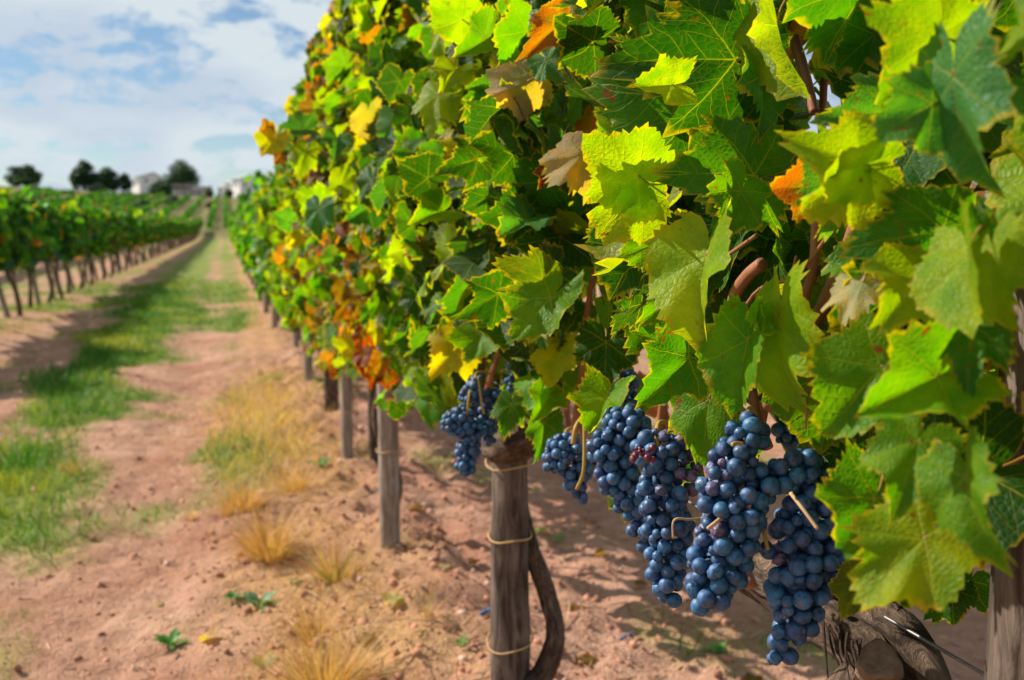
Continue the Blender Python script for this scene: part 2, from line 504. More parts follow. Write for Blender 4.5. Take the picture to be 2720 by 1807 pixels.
def ground_material():
    b = NB('vineyard_soil')
    geo = b.n('ShaderNodeNewGeometry').outputs['Position']
    at = b.n('ShaderNodeAttribute', attribute_name='col').outputs['Color']
    a = b.sep(at)
    n1 = b.noise(geo, 2.1, 6, 0.62); n2 = b.noise(geo, 17, 5, 0.65); n3 = b.noise(geo, 120, 3, 0.6)
    soil = b.mix(b.ramp(n1, 0.3, 0.7), (0.37, 0.168, 0.105), (0.57, 0.335, 0.225))
    soil = b.mix(b.math('MULTIPLY', b.ramp(n2, 0.48, 0.72), 0.55), soil, (0.235, 0.105, 0.068))
    soil = b.mix(b.math('MULTIPLY', b.ramp(n3, 0.55, 0.75), 0.35), soil, (0.58, 0.38, 0.27))
    straw = b.mix(n2, (0.42, 0.21, 0.075), (0.52, 0.33, 0.13))
    green = b.mix(n2, (0.04, 0.14, 0.016), (0.17, 0.26, 0.035))
    green = b.mix(b.ramp(n1, 0.38, 0.75), green, (0.30, 0.31, 0.06))
    c = b.mix(b.math('MULTIPLY', a[1], 0.72), soil, straw)
    gm = b.math('MULTIPLY', a[0], b.math('ADD', 0.45, b.math('MULTIPLY', n3, 0.9)), clamp=True)
    c = b.mix(gm, c, green)
    hill = b.mix(n1, (0.10, 0.12, 0.035), (0.22, 0.15, 0.065))
    c = b.mix(a[2], c, hill)
    h = b.math('ADD', b.math('MULTIPLY', n2, 0.7), b.math('MULTIPLY', n3, 0.3))
    return b.done(b.bsdf(c, 0.95, 0.12, b.bump(h, 1.0, 0.05)))
ground = link('ground', mk_mesh('ground', GV, GF, ground_material(), True, None, gcol))
tag(ground, 'reddish soil between vine rows, with wheel tracks, rising to a far hill', None, None, 'structure')

# ------------------------------------------------------------------ leaf meshes
def leaf_shape(seed, rings=(0.3, 0.58, 0.82, 1.0), teeth=34, fold=0.18, droop=0.22, wave=0.07, curl=0.1, twist=0.0):
    r_ = random.Random(seed)
    ctrl = [(0, 1.0), (14, 0.90), (31, 0.74 + r_.uniform(-.07, .08)), (44, 0.80), (57, 0.93 + r_.uniform(-.06, .04)), (72, 0.80),
            (89, 0.70 + r_.uniform(-.07, .07)), (104, 0.70), (120, 0.76 + r_.uniform(-.06, .05)), (142, 0.68), (160, 0.52), (172, 0.34), (180, 0.07)]
    nb = teeth * 2
    th = np.linspace(-math.pi, math.pi, nb, endpoint=False) + math.pi / nb
    th = th + np.array([r_.uniform(-.42, .42) for _ in range(nb)]) * (2 * math.pi / nb)
    rad = np.zeros(nb)
    A = np.array([c[0] for c in ctrl]); Rr = np.array([c[1] for c in ctrl])
    for side in (-1, 1):
        jit = np.array([1 + r_.uniform(-.06, .06) for _ in ctrl])
        m = np.sign(th) == side
        rad[m] = np.interp(np.degrees(np.abs(th[m])), A, Rr * jit)
    tooth = np.where(np.arange(nb) % 2 == 0, 1.05, 0.945) + np.array([r_.uniform(-.045, .04) for _ in range(nb)])
    amp = 0.45 + 1.1 * vnoise(th * 2.2 + 9, th * 0 + seed, seed)
    tooth = 1 + (tooth - 1) * amp
    tooth = np.where(np.abs(th) > R(165), 1.0, tooth)
    V = [[0, 0, 0]]; E = [0.0]
    for k in rings:
        rr = rad * k * (1 + (tooth - 1) * max(0, (k - 0.8) * 5))
        V += list(np.stack([np.sin(th) * rr, np.cos(th) * rr, np.zeros(nb)], 1)); E += [k ** 2] * nb
    V = np.array(V); E = np.array(E)
    x, y = V[:, 0].copy(), V[:, 1].copy()
    rr = np.hypot(x, y); tt = np.arctan2(x, y)
    ph = r_.uniform(0, 6.28)
    z = fold * np.abs(x) - droop * (np.maximum(y, 0) ** 2) - droop * 0.7 * x * x
    z += wave * rr ** 2 * np.sin(5 * tt + ph) + wave * 0.5 * rr ** 3 * np.sin(11 * tt + ph * 2)
    z += curl * np.maximum(rr - 0.6, 0) ** 2 * 3 * math.copysign(1, r_.random() - 0.4)
    z += twist * x * y
    # veins sunk between puffed fields
    va = np.where(np.abs(tt) > R(28), R(57), 0) + np.where(np.abs(tt) > R(87), R(61), 0)
    z += 0.05 * rr * np.abs(np.sin((np.abs(tt) - va) * 3.0))
    V3 = np.stack([x, y, z], 1)
    F = []
    for s in range(nb):
        s2 = (s + 1) % nb
        F.append((0, 1 + s2, 1 + s))
        for k in range(len(rings) - 1):
            a = 1 + k * nb; c = a + nb
            F.append((a + s, a + s2, c + s2)); F.append((a + s, c + s2, c + s))
    F = np.array(F)
    # face order so that the normal points to +z (upper side)
    n = np.cross(V3[F[:, 1]] - V3[F[:, 0]], V3[F[:, 2]] - V3[F[:, 0]])[:, 2]
    F[n < 0] = F[n < 0][:, ::-1]
    UV = np.stack([x * 0.25 + 0.5, y * 0.25 + 0.5], 1)
    return V3, F, UV, E
LEAVES = []
for k in range(16):
    rk = random.Random(100 + k)
    V, F, UV, E = leaf_shape(k, fold=rk.uniform(0.02, 0.55), droop=rk.uniform(0.05, 0.55), wave=rk.uniform(0.05, 0.17), curl=rk.uniform(0.0, 0.5), twist=rk.uniform(-.4, .4))
    LEAVES.append(mk_mesh('vine_leaf', V, F, M_LEAF, True, UV, None, np.stack([E, E * 0], 1)))
TMPL = [leaf_shape(40 + k, rings=(0.55, 1.0), teeth=12, fold=0.2, droop=0.3, wave=0.09, curl=0.2) for k in range(3)]
TMPL_FAR = [leaf_shape(60 + k, rings=(1.0,), teeth=5, fold=0.3, droop=0.3, wave=0.1, curl=0.2) for k in range(2)]
PET_V, PET_F, PET_UV = tube([(0, 0, 0.0), (0, -0.25, -0.06), (0.03, -0.55, -0.22)], [0.018, 0.014, 0.018], 7, 6)
PETIOLE = mk_mesh('petiole', PET_V, PET_F, M_PETIOLE, True, PET_UV)

LEAF_COL = {  # dark covers deep green leaves and shade put into a leaf's colour
    'dark': (0.018, 0.078, 0.008), 'green': (0.042, 0.160, 0.011), 'lime': (0.095, 0.245, 0.006), 'yellow': (0.205, 0.310, 0.006),
    'gold': (0.40, 0.36, 0.012), 'orange': (0.34, 0.10, 0.012), 'red': (0.22, 0.022, 0.010), 'brown': (0.17, 0.07, 0.025),
    'mint': (0.055, 0.20, 0.05), 'pale': (0.36, 0.36, 0.22), 'pink': (0.46, 0.30, 0.19), 'olive': (0.10, 0.14, 0.015), 'teal': (0.03, 0.14, 0.05)}
def jit(c, k=0.18, r=random):
    f = 1 + r.uniform(-k, k)
    return tuple(max(0.0, min(0.8, v * f * (1 + r.uniform(-k * .6, k * .6)))) for v in c)
def leaf_obj(parent, M, colour, var=None, petiole=False):
    o = link('leaf', LEAVES[var if var is not None else random.randrange(len(LEAVES))], parent, M)
    o.color = (*colour, 1)
    if petiole:
        q = bpy.data.objects.new('petiole', PETIOLE); col.objects.link(q); q.parent = o
    return o
def frame(P, X, Y, Z, s):
    m = Matrix.Identity(4)
    for i in range(3):
        m[i][0], m[i][1], m[i][2], m[i][3] = X[i] * s, Y[i] * s, Z[i] * s, P[i]
    return m

# ------------------------------------------------------------------ right-hand row: posts, vines
ROWX = 0.594
VY = [0.66, 2.07, 3.6, 4.95, 6.4, 8.1, 9.3, 10.5]
POSTS = [(0.599, 0.614, 'weathered grey post at the picture edge behind big near leaves'), (0.575, 2.07, 'thick dark old stake with slanted top and three straw ties'),
         (0.53, 3.50, 'squared pale brown post with one tie, shadow across soil'), (0.545, 4.95, 'slim grey post next behind the squared brown post'),
         (0.56, 7.6, 'grey post beside dark trunk, third beyond the squared brown post'), (0.594, 9.5, 'slender grey post at far end of the visible trunks')]
def post(x, y, label, r0, r1, top, mat, seg=14, sq=0.0, slant=0.0, ties=(), lean=(0, 0), group=None, seed=1):
    z0 = float(gz(x, y))
    e = empty('vineyard_post', (x, y, z0), label, 'post', group)
    n = 26
    V, F, UV = tube([(x, y, z0 - 0.12), (x + lean[0] * .5, y + lean[1] * .5, z0 + top * .5), (x + lean[0], y + lean[1], z0 + top)], [r0, (r0 + r1) / 2, r1], n, seg, 0.05, seed, 0.06)
    V = np.array(V)
    cx = np.interp(V[:, 2], [z0, z0 + top], [x, x + lean[0]]); cy = np.interp(V[:, 2], [z0, z0 + top], [y, y + lean[1]])
    if sq:
        a = np.arctan2(V[:, 1] - cy, V[:, 0] - cx) + 0.5
        k = 1 + sq * (1 / np.maximum(np.abs(np.cos(a)), np.abs(np.sin(a))) - 1) - sq * 0.15
        V[:, 0] = cx + (V[:, 0] - cx) * k; V[:, 1] = cy + (V[:, 1] - cy) * k
    if slant:
        m = V[:, 2] > z0 + top - 0.09
        V[m, 2] += slant * ((V[m, 0] - cx[m]) * 0.9 - (V[m, 1] - cy[m]) * 0.4) * np.clip((V[m, 2] - z0 - top + 0.09) / 0.09, 0, 1)
        V[m, 0] = cx[m] + (V[m, 0] - cx[m]) * (1 - 0.35 * np.clip((V[m, 2] - z0 - top + 0.09) / 0.09, 0, 1))
    link('shaft', mk_mesh('post_shaft', V, F, mat, True, UV), e)
    for (tz, tl, rr) in ties:
        th = np.linspace(0, 2 * math.pi, 28)
        t = (tz - z0) / top
        px = x + lean[0] * t; py = y + lean[1] * t
        P = np.stack([px + rr * np.cos(th), py + rr * np.sin(th), tz + tl * np.sin(th + 0.7) + 0.003 * np.sin(3 * th)], 1)
        tube_obj('tie', P, [0.002, 0.002], M_TIE, e, 40, 6)
    return e
post(POSTS[0][0], POSTS[0][1], POSTS[0][2], 0.043, 0.041, 2.05, M_STAKE, 16, seed=3)  # grey post in the dark stake wood, standing in for shade on it
post(POSTS[1][0], POSTS[1][1], POSTS[1][2], 0.046, 0.036, 0.725, M_STAKE, 18, slant=1.0, ties=((0.70, 0.010, 0.052), (0.535, 0.004, 0.047), (0.30, 0.014, 0.050)), seed=4)
post(POSTS[2][0], POSTS[2][1], POSTS[2][2], 0.037, 0.037, 1.95, M_POST, 16, sq=0.6, ties=((0.42, 0.002, 0.043),), seed=5)
post(POSTS[3][0], POSTS[3][1], POSTS[3][2], 0.031, 0.030, 1.9, M_POST, 12, ties=((0.30, 0.002, 0.035), (0.55, 0.01, 0.04)), seed=6)
post(POSTS[4][0], POSTS[4][1], POSTS[4][2], 0.033, 0.032, 1.9, M_POST, 12, seed=7)
post(POSTS[5][0], POSTS[5][1], POSTS[5][2], 0.030, 0.030, 1.9, M_POST, 12, seed=8)

VINE_LABEL = ['nearest grapevine, with large yellow-green leaves over the big blue bunches', 'grapevine on the thick old stake, dense green leaves with dark gaps',
              'grapevine at the squared brown post, with red and orange leaves low down', 'grapevine at the slim grey post, with a leafy shoot reaching over the path',
              'grapevine on a dark bare trunk just beyond the slim grey post', 'yellow-green grapevine at the third grey post with paired dark trunk',
              'yellow-green grapevine by the slender grey post', 'yellow-green grapevine next beyond the slender grey post']
VINES = []
for k, y in enumerate(VY):
    VINES.append(empty('grapevine', (ROWX, y, float(gz(ROWX, y))), VINE_LABEL[k], 'vine', 'vines of the near row'))

# trunks and cordons
def P3(L, x):
    return [tuple(atx(u, v, x)) for u, v in L]
v0, v1 = VINES[0], VINES[1]
head = atx(2330, 1745, 0.575)
tube_obj('trunk', [(0.60, 0.70, -0.05), (0.62, 0.72, 0.3), (0.60, 0.76, 0.6), tuple(head + Vector((0.004, -.01, -.03))), tuple(head + Vector((0.004, .015, .0)))], [0.042, 0.036, 0.036, 0.042, 0.018], M_BARK, v0, 90, 30, 0.3, 2, 0.5)
cord = [tuple(head + Vector((0.012, -0.07, -0.09))), tuple(head + Vector((0.008, -0.02, -0.012))), tuple(head + Vector((-0.004, 0.05, 0.012)))] + P3([(2190, 1650), (2090, 1592), (1985, 1528)], 0.572) + P3([(1800, 1420), (1690, 1330), (1580, 1240), (1500, 1205), (1420, 1185)], 0.578)
tube_obj('cordon', cord, [0.028, 0.038, 0.035, 0.027, 0.022, 0.019, 0.017, 0.016, 0.015], M_BARK, v0, 140, 30, 0.3, 5, 0.5)
# the sawn stub and peeling bark at the head of the nearest vine
def disc_stub(parent, c, n, r, h, mat, seg=22):
    n = Vector(n).normalized(); a = n.orthogonal().normalized(); b_ = n.cross(a)
    V = []; 
    prof = [(0.0, 1.18), (0.5, 1.12), (0.92, 1.04), (1.0, 0.96), (0.985, 0.75), (0.96, 0.4)]
    for (hh, rr) in prof:
        for s in range(seg):
            t = 2 * math.pi * s / seg
            k = r * rr * (1 + 0.07 * math.sin(3 * t + 1) + 0.05 * math.sin(7 * t))
            V.append(tuple(c + n * (h * hh) + a * (k * math.cos(t)) + b_ * (k * math.sin(t))))
    V.append(tuple(c + n * h * 0.95))
    F4 = [(k * seg + s, k * seg + (s + 1) % seg, (k + 1) * seg + (s + 1) % seg, (k + 1) * seg + s) for k in range(len(prof) - 1) for s in range(seg)]
    q = (len(prof) - 1) * seg
    F3 = [(q + s, q + (s + 1) % seg, len(V) - 1) for s in range(seg)]
    return link('pruning_cut', mk_mesh('pruning_cut', V, [np.array(F4), np.array(F3)], mat, True), parent)
disc_stub(v0, atx(2350, 1745, 0.575) + Vector((-0.02, -0.02, 0.0)), (-0.45, -0.6, 0.65), 0.017, 0.026, M_CUT)
rs = random.Random(5)
for k in range(14):
    t = rs.random()
    a = Vector(atx(2190 + 110 * t + rs.uniform(-10, 10), 1655 + 80 * t + rs.uniform(-25, 30), 0.551 - 0.01 * rs.random()))
    L = rs.uniform(0.03, 0.07)
    dn = Vector((rs.uniform(-.05, .1), rs.uniform(-.9, -.4), -.75)).normalized()
    tube_obj('bark_strip', [tuple(a), tuple(a + dn * L * .5 + Vector((-.006, 0, 0))), tuple(a + dn * L + Vector((rs.uniform(-.014, .004), 0, 0)))], [0.0016, 0.0013, 0.0005], M_BARK, v0, 7, 5, 0.2, k)
# the vine bound to the old stake
def P3d(L):
    return [tuple(atd(u, v, d)) for u, v, d in L]
tube_obj('trunk', [(0.645, 2.12, -0.05), tuple(atd(1400, 1850, 2.22)), tuple(atd(1440, 1790, 2.22)), tuple(atd(1474, 1690, 2.22)), tuple(atd(1450, 1560, 2.24)), tuple(atd(1402, 1430, 2.24)), tuple(atd(1372, 1300, 2.24)), tuple(atd(1365, 1200, 2.2))],
         [0.032, 0.026, 0.024, 0.021, 0.019, 0.021, 0.02, 0.024], M_BARK, v1, 70, 16, 0.22, 8, 0.3)
tube_obj('cordon', P3d([(1280, 1140, 2.3), (1305, 1176, 2.14), (1350, 1186, 2.05), (1400, 1172, 1.99), (1440, 1146, 1.95)]), [0.016, 0.028, 0.041, 0.031, 0.014], M_BARK, v1, 40, 16, 0.3, 9, 0.3)
tube_obj('cordon', P3d([(1310, 1180, 2.24), (1230, 1110, 2.7), (1160, 1060, 3.2), (1105, 1035, 3.7)]), [0.022, 0.017, 0.02, 0.016], M_BARK, v1, 40, 12, 0.3, 10, 0.3)
for k in range(2, len(VY)):
    y = VY[k]; rk = random.Random(k)
    off = {2: -0.07, 4: 0.0}.get(k, 0.07)
    x0, y0 = ROWX + off + 0.02, y + (0.12 if k == 2 else 0.02)
    z0 = float(gz(x0, y0))
    tube_obj('trunk', [(x0, y0, z0 - .05), (x0 + rk.uniform(-.03, .05), y0 + rk.uniform(-.05, .05), .25), (x0 + rk.uniform(-.03, .03), y0 + rk.uniform(-.05, .05), .52), (ROWX, y, .78)],
             [0.028, 0.021, 0.02, 0.024] if k != 4 else [0.05, 0.042, 0.038, 0.03], M_BARK, VINES[k], 36, 12, 0.25, k, 0.25)
    yn = VY[k + 1] if k + 1 < len(VY) else y + 1.2
    tube_obj('cordon', [(ROWX, y, .78), (ROWX + .02, (y * 2 + yn) / 3, .80), (ROWX - .01, (y + 2 * yn) / 3, .79), (ROWX, yn - .1, .80)], [0.024, 0.018, 0.017, 0.012], M_BARK, VINES[k], 24, 10, 0.25, k + 20)

# canes of the two nearest vines, traced at the depth of the row
CANES0 = [
    ([(1552, 1200), (1540, 1040), (1556, 860), (1580, 690), (1590, 560)], 0.56, 0.0052),
    ([(1995, 1560), (1968, 1490), (1930, 1400), (1886, 1260), (1886, 1180), (1905, 1000), (1935, 880)], 0.50, 0.0066),
    ([(1935, 880), (1950, 790), (1985, 735), (2025, 700)], 0.50, 0.0075),
    ([(1760, 1230), (1755, 1130), (1762, 1060)], 0.55, 0.006),
    ([(2040, 1190), (2010, 1110), (2000, 1040)], 0.55, 0.0065),
    ([(2040, 1080), (2110, 960), (2170, 850), (2240, 690), (2300, 520), (2320, 400)], 0.50, 0.0072),
    ([(2110, 100), (2140, 200), (2165, 300)], 0.56, 0.006),
    ([(1880, 1080), (1990, 800), (2110, 735), (2190, 640), (2230, 560)], 0.47, 0.0022),
    ([(2130, 820), (2160, 700), (2165, 600), (2175, 480)], 0.48, 0.004),
    ([(1800, 760), (1900, 700), (2010, 625)], 0.46, 0.0024),
    ([(2150, 1000), (2145, 1080), (2142, 1150)], 0.52, 0.0018),
    ([(1600, 1290), (1650, 1000), (1665, 880), (1720, 760)], 0.66, 0.005),
    ([(1820, 420), (1850, 330), (1790, 300)], 0.57, 0.004),
    ([(2115, 680), (2100, 740), (2085, 760), (2110, 790), (2120, 840)], 0.455, 0.0011),
    ([(2085, 760), (2090, 830), (2080, 900), (2100, 960)], 0.46, 0.001),
    ([(1885, 690), (1900, 700), (1895, 720), (1880, 700), (1890, 680)], 0.46, 0.0009),
    ([(2215, 890), (2205, 960), (2190, 1000), (2175, 1040)], 0.45, 0.0012),
    ([(2150, 960), (2145, 1060), (2140, 1140)], 0.45, 0.0012),
    ([(1655, 740), (1640, 800), (1650, 860), (1645, 880)], 0.52, 0.0012),
]
for L, x, r in CANES0:
    tube_obj('cane', P3(L, x), [r, r * .92, r * .85], M_CANE, v0, 30, 9, 0.08, int(L[0][0]), 0.1)
CANES1 = [([(1280, 1130), (1290, 1050), (1320, 950), (1330, 880), (1335, 700)], 0.57, 0.007), ([(1290, 1150), (1285, 1000), (1290, 900)], 0.60, 0.006),
          ([(1520, 1180), (1535, 1090), (1545, 1000)], 0.585, 0.008), ([(1205, 1060), (1230, 1050), (1290, 1060)], 0.57, 0.003),
          ([(1130, 760), (1200, 800), (1210, 700)], 0.56, 0.004), ([(1120, 980), (1150, 840), (1190, 700)], 0.6, 0.005)]
for L, x, r in CANES1:
    tube_obj('cane', P3(L, x), [r, r * .9, r * .8], M_CANE, v1, 26, 9, 0.08, int(L[0][0]), 0.1)
for k in range(len(VY)):
    rk = random.Random(50 + k)
    for c in range(5):
        y = VY[k] + (rk.uniform(-.5, .7) if k else rk.uniform(.2, .7)); x = ROWX + rk.uniform(-.03, .12)
        tube_obj('cane', [(x, y, .8), (x + rk.uniform(-.05, .05), y + rk.uniform(-.1, .1), 1.2), (x + rk.uniform(-.12, .1), y + rk.uniform(-.15, .15), 1.65), (x + rk.uniform(-.2, .15), y + rk.uniform(-.2, .2), 2.05)],
                 [0.0055, 0.005, 0.004, 0.002], M_CANE, VINES[k], 14, 6)
# long shoot that reaches out over the path
SHOOT = [tuple(atd(1010, 462, 3.25)), tuple(atd(930, 430, 3.1)), tuple(atd(850, 405, 3.0)), tuple(atd(775, 375, 2.95)), tuple(atd(712, 346, 2.9))]
tube_obj('cane', SHOOT, [0.005, 0.004, 0.0022], M_CANE, VINES[2], 26, 7)

# wires
for (x, z, r, lb) in ((0.585, 0.855, 0.0016, 'thin slack wire under the nearest leaves, lowest of the row'), (0.62, 1.25, 0.0015, 'middle training wire running through the near vine row'), (0.60, 1.72, 0.0015, 'topmost training wire hidden among the near vine leaves')):
    w = tube_obj('trellis_wire', [(x, 0.05, z - 0.01), (x, 1.3, z - .02), (x, 4, z), (x, 12, z), (x, 40, z)], [r, r], M_WIRE, None, 60, 6)
    tag(w, lb, 'wire', 'training wires of the near row')

# ------------------------------------------------------------------ grapes
def ico(n):
    import bmesh
    bm = bmesh.new(); bmesh.ops.create_icosphere(bm, subdivisions=n, radius=1.0)
    V = np.array([v.co[:] for v in bm.verts]); F = np.array([[v.index for v in f.verts] for f in bm.faces]); bm.free()
    return V, F
IV, IF = ico(3)
IV2, IF2 = ico(2)
def berry_mesh(seed, shriv=0.0, mat=None):
    r_ = np.random.default_rng(seed)
    V = IV.copy()
    V *= r_.uniform(0.93, 1.05, 3)
    top = np.clip((V[:, 2] - 0.93) / 0.1, 0, 1)
    V[:, 2] -= top * 0.05
    if shriv:
        d = np.zeros(len(V))
        for k in range(9):
            a = unit(r_.normal(size=3)); f = r_.uniform(4, 8); p = r_.uniform(0, 6.28)
            d += np.abs(np.sin(IV @ a * f + p)) / 9
        V = V * (1 - shriv * (1.2 - d * 1.6))[:, None]
        V *= r_.uniform(0.8, 1.1, 3)
    return mk_mesh('grape', V, IF, mat, True)
BERRIES = [berry_mesh(k, 0, M_GRAPE) for k in range(4)]
DENTED = [berry_mesh(20 + k, 0.35, M_GRAPE) for k in range(3)]
RAISINS = [berry_mesh(30 + k, 0.6, M_RAISIN) for k in range(4)]
CRUSH = [berry_mesh(40 + k, 0.5, M_CRUSH) for k in range(2)]
BUNCH_PTS = []
def grape_bunch(label, circles, depth, seed, shriv=(), crush=(), stem=None, rb=0.0082, extra=(), group='grape bunches on the near row', squash=1.0):
    r_ = np.random.default_rng(seed)
    C = []; Rd = []
    for c in circles:
        d = depth + (c[3] if len(c) > 3 else 0.0)
        C.append(atd(c[0], c[1], d)); Rd.append(c[2] * 1.08 * d / FPX)
    C = np.array(C); Rd = np.array(Rd)
    def sdf(P):
        return (np.linalg.norm(P[:, None] - C[None], axis=2) - Rd[None]).min(1)
    pts = np.zeros((0, 3)); rad = np.zeros(0)
    for layer, (lo, hi, n) in enumerate(((-rb * 0.8, -rb * 0.3, 9000), (-rb * 2.9, -rb * 1.8, 2500))):
        i = r_.integers(0, len(C), n)
        q = C[i] + unit(r_.normal(size=(n, 3))) * (Rd[i] - rb * (0.55 if layer == 0 else 2.3)).clip(0.001)[:, None]
        s = sdf(q)
        q = q[(s > lo) & (s < hi)]
        for p in q:
            rr = rb * (r_.uniform(0.9, 1.1) if r_.random() > .12 else r_.uniform(.6, .85))
            if len(pts):
                dd = np.linalg.norm(pts - p, axis=1)
                if (dd < (rad + rr) * 0.78).any(): continue
            pts = np.vstack([pts, p]); rad = np.append(rad, rr)
    top = atd(circles[0][0], circles[0][1] - circles[0][2], depth + 0.01)
    e = empty('grape_bunch', top, label, 'grapes', group)
    us, vs, _ = project(pts)
    cen = C.mean(0)
    for p, rr, u, v in zip(pts, rad, us, vs):
        ax = C[np.argmin(np.linalg.norm(C - p, axis=1))]
        nrm = Vector(p - ax).normalized() if np.linalg.norm(p - ax) > 1e-5 else Vector((0, 0, -1))
        nrm = (nrm + Vector((r_.normal() * .45, r_.normal() * .45, -0.35))).normalized()
        me = BERRIES[r_.integers(4)]
        if r_.random() < 0.085: me = DENTED[r_.integers(3)]
        for (su, sv, sr, pr) in shriv:
            if (u - su) ** 2 + (v - sv) ** 2 < sr * sr and r_.random() < pr:
                me = RAISINS[r_.integers(4)] if r_.random() < 0.6 else DENTED[r_.integers(3)]
        if me in RAISINS: rr = rr * 0.9
        rot = nrm.to_track_quat('Z', 'Y').to_matrix().to_4x4() @ Matrix.Rotation(r_.uniform(0, 6.28), 4, 'Z')
        link('grape', me, e, Matrix.Translation(p) @ rot @ Matrix.Scale(rr, 4))
    for (u, v, d, s) in crush:
        for k in range(9):
            p = atd(u + r_.normal() * 17 * s, v + r_.normal() * 20 * s, d + r_.normal() * .003)
            link('crushed_grape', CRUSH[k % 2], e, Matrix.Translation(p) @ Matrix.Rotation(r_.uniform(0, 6), 4, 'X') @ Matrix.Scale(0.0042 * s, 4))
    # stalk through the bunch and up to the wood
    sp = [tuple(cen)] + [tuple(top)] + ([tuple(stem)] if stem is not None else [tuple(top + Vector((0.05, 0.01, 0.04)))])
    tube_obj('stalk', sp, [0.0022, 0.0026, 0.0028], M_STEM, e, 16, 7)
    for (nm, L, r, mt) in extra:
        tube_obj(nm, [tuple(atd(*q)) for q in L], [r, r * .95, r], mt, e, 22, 7)
    BUNCH_PTS.append((us, vs, depth))
    return e
grape_bunch('long bunch with wide right shoulder, largest of the big blue bunches', [(1986, 1155, 52), (1950, 1225, 62), (2035, 1280, 50), (1909, 1285, 52), (1948, 1349, 84), (1928, 1427, 78), (1909, 1499, 76), (1882, 1568, 56), (1871, 1615, 24), (2083, 1262, 48), (2126, 1243, 48)],
            0.90, 1, shriv=((1890, 1260, 60, 0.55), (1870, 1400, 40, 0.4)), stem=atx(2005, 1100, 0.53),
            extra=(('twig', [(1880, 1405, 0.868), (1905, 1385, 0.872), (1925, 1368, 0.885)], 0.0019, M_TWIG), ('stalk', [(1972, 1180, 0.872), (1955, 1178, 0.87), (1945, 1182, 0.868)], 0.002, M_STEM)))
grape_bunch('bunch hanging lowest, tapering to a few loose grapes above the bark', [(2165, 1262, 46, .02), (2150, 1340, 58), (2140, 1417, 82), (2155, 1499, 90), (2120, 1571, 76), (2121, 1629, 58), (2090, 1687, 44), (2073, 1740, 34), (2040, 1465, 28), (2223, 1513, 40)],
            0.905, 2, shriv=((2085, 1500, 50, 0.3), (2100, 1590, 50, 0.3), (2150, 1440, 40, 0.2)), stem=atx(2180, 1200, 0.55),
            extra=(('twig', [(2100, 1310, 0.86), (2135, 1355, 0.845), (2172, 1405, 0.835)], 0.0017, M_TWIG), ('stalk', [(2034, 1375, 0.9), (2032, 1420, 0.895), (2040, 1460, 0.89)], 0.0018, M_STEM)))
grape_bunch('bunch with shrivelled and crushed dark red grapes near its top', [(1745, 1200, 60), (1800, 1190, 46), (1815, 1265, 55), (1759, 1315, 64), (1774, 1398, 62), (1776, 1470, 54), (1770, 1533, 44), (1776, 1578, 30)],
            1.08, 3, shriv=((1790, 1190, 75, 0.7), (1850, 1260, 50, 0.8), (1770, 1510, 30, 0.5), (1740, 1290, 60, 0.2)), crush=((1712, 1222, 1.02, 1.0), (1705, 1195, 1.03, .6)), stem=atx(1790, 1130, 0.55),
            extra=(('twig', [(1788, 1430, 1.0), (1791, 1382, 0.995), (1830, 1380, 1.0), (1860, 1378, 1.01)], 0.0012, M_TWIG),))
grape_bunch('bunch furthest back of the big group, all plump and smooth', [(1665, 1140, 58), (1622, 1190, 55), (1640, 1260, 56), (1680, 1325, 50), (1712, 1395, 42), (1730, 1450, 30)], 1.24, 4, stem=atx(1720, 1120, 0.57))
grape_bunch('small bunch by the orange stalk, between stake and big bunches', [(1500, 1205, 50), (1475, 1225, 32), (1531, 1250, 40), (1531, 1290, 28), (1543, 1316, 20)], 1.55, 5, stem=atx(1535, 1130, 0.56),
            extra=(('stalk', [(1522, 1180, 1.5), (1530, 1135, 1.5), (1546, 1110, 1.52)], 0.0036, M_STEM), ('tendril', [(1565, 990, 1.48), (1548, 1060, 1.46), (1552, 1140, 1.45), (1550, 1250, 1.44), (1532, 1300, 1.46)], 0.0026, M_STEM)))
grape_bunch('slender bunch furthest out beside the old stake top, tapering downward', [(1252, 1050, 30), (1204, 1124, 31), (1232, 1105, 30), (1250, 1141, 34), (1243, 1194, 31), (1238, 1236, 26)], 1.92, 6, stem=atx(1275, 1000, 0.56),
            extra=(('stalk', [(1270, 1000, 1.86), (1278, 1060, 1.85), (1285, 1100, 1.86)], 0.0022, M_STEM),))
grape_bunch('loose bunch pressed against the dark wood above the old stake', [(1262, 1018, 20), (1310, 1060, 28), (1285, 1095, 26), (1292, 1130, 30), (1300, 1165, 18)], 1.98, 7, stem=atx(1300, 990, 0.57))
grape_bunch('little bunch half hidden by a dark leaf above the old stake', [(1372, 968, 24), (1362, 1012, 18), (1356, 1040, 12)], 1.98, 8, stem=atx(1380, 930, 0.58))
grape_bunch('dark bunch in deep shade behind the glossy green leaf', [(1655, 1010, 36), (1645, 1060, 46), (1640, 1110, 40)], 1.5, 9, stem=atx(1660, 940, 0.64))
grape_bunch('dark bunch in shade above and behind the lowest bunch', [(2110, 1110, 38), (2095, 1150, 38)], 1.12, 10, stem=atx(2120, 1050, 0.62))
grape_bunch('tiny far bunch under red leaves beside the slim grey post', [(905, 925, 14), (909, 942, 12)], 4.9, 11, stem=atd(908, 895, 4.95))
grape_bunch('dark bunch in shade under the leaves between brown post and stake', [(1082, 990, 20), (1090, 1010, 18)], 3.4, 12, stem=atd(1090, 950, 3.45))

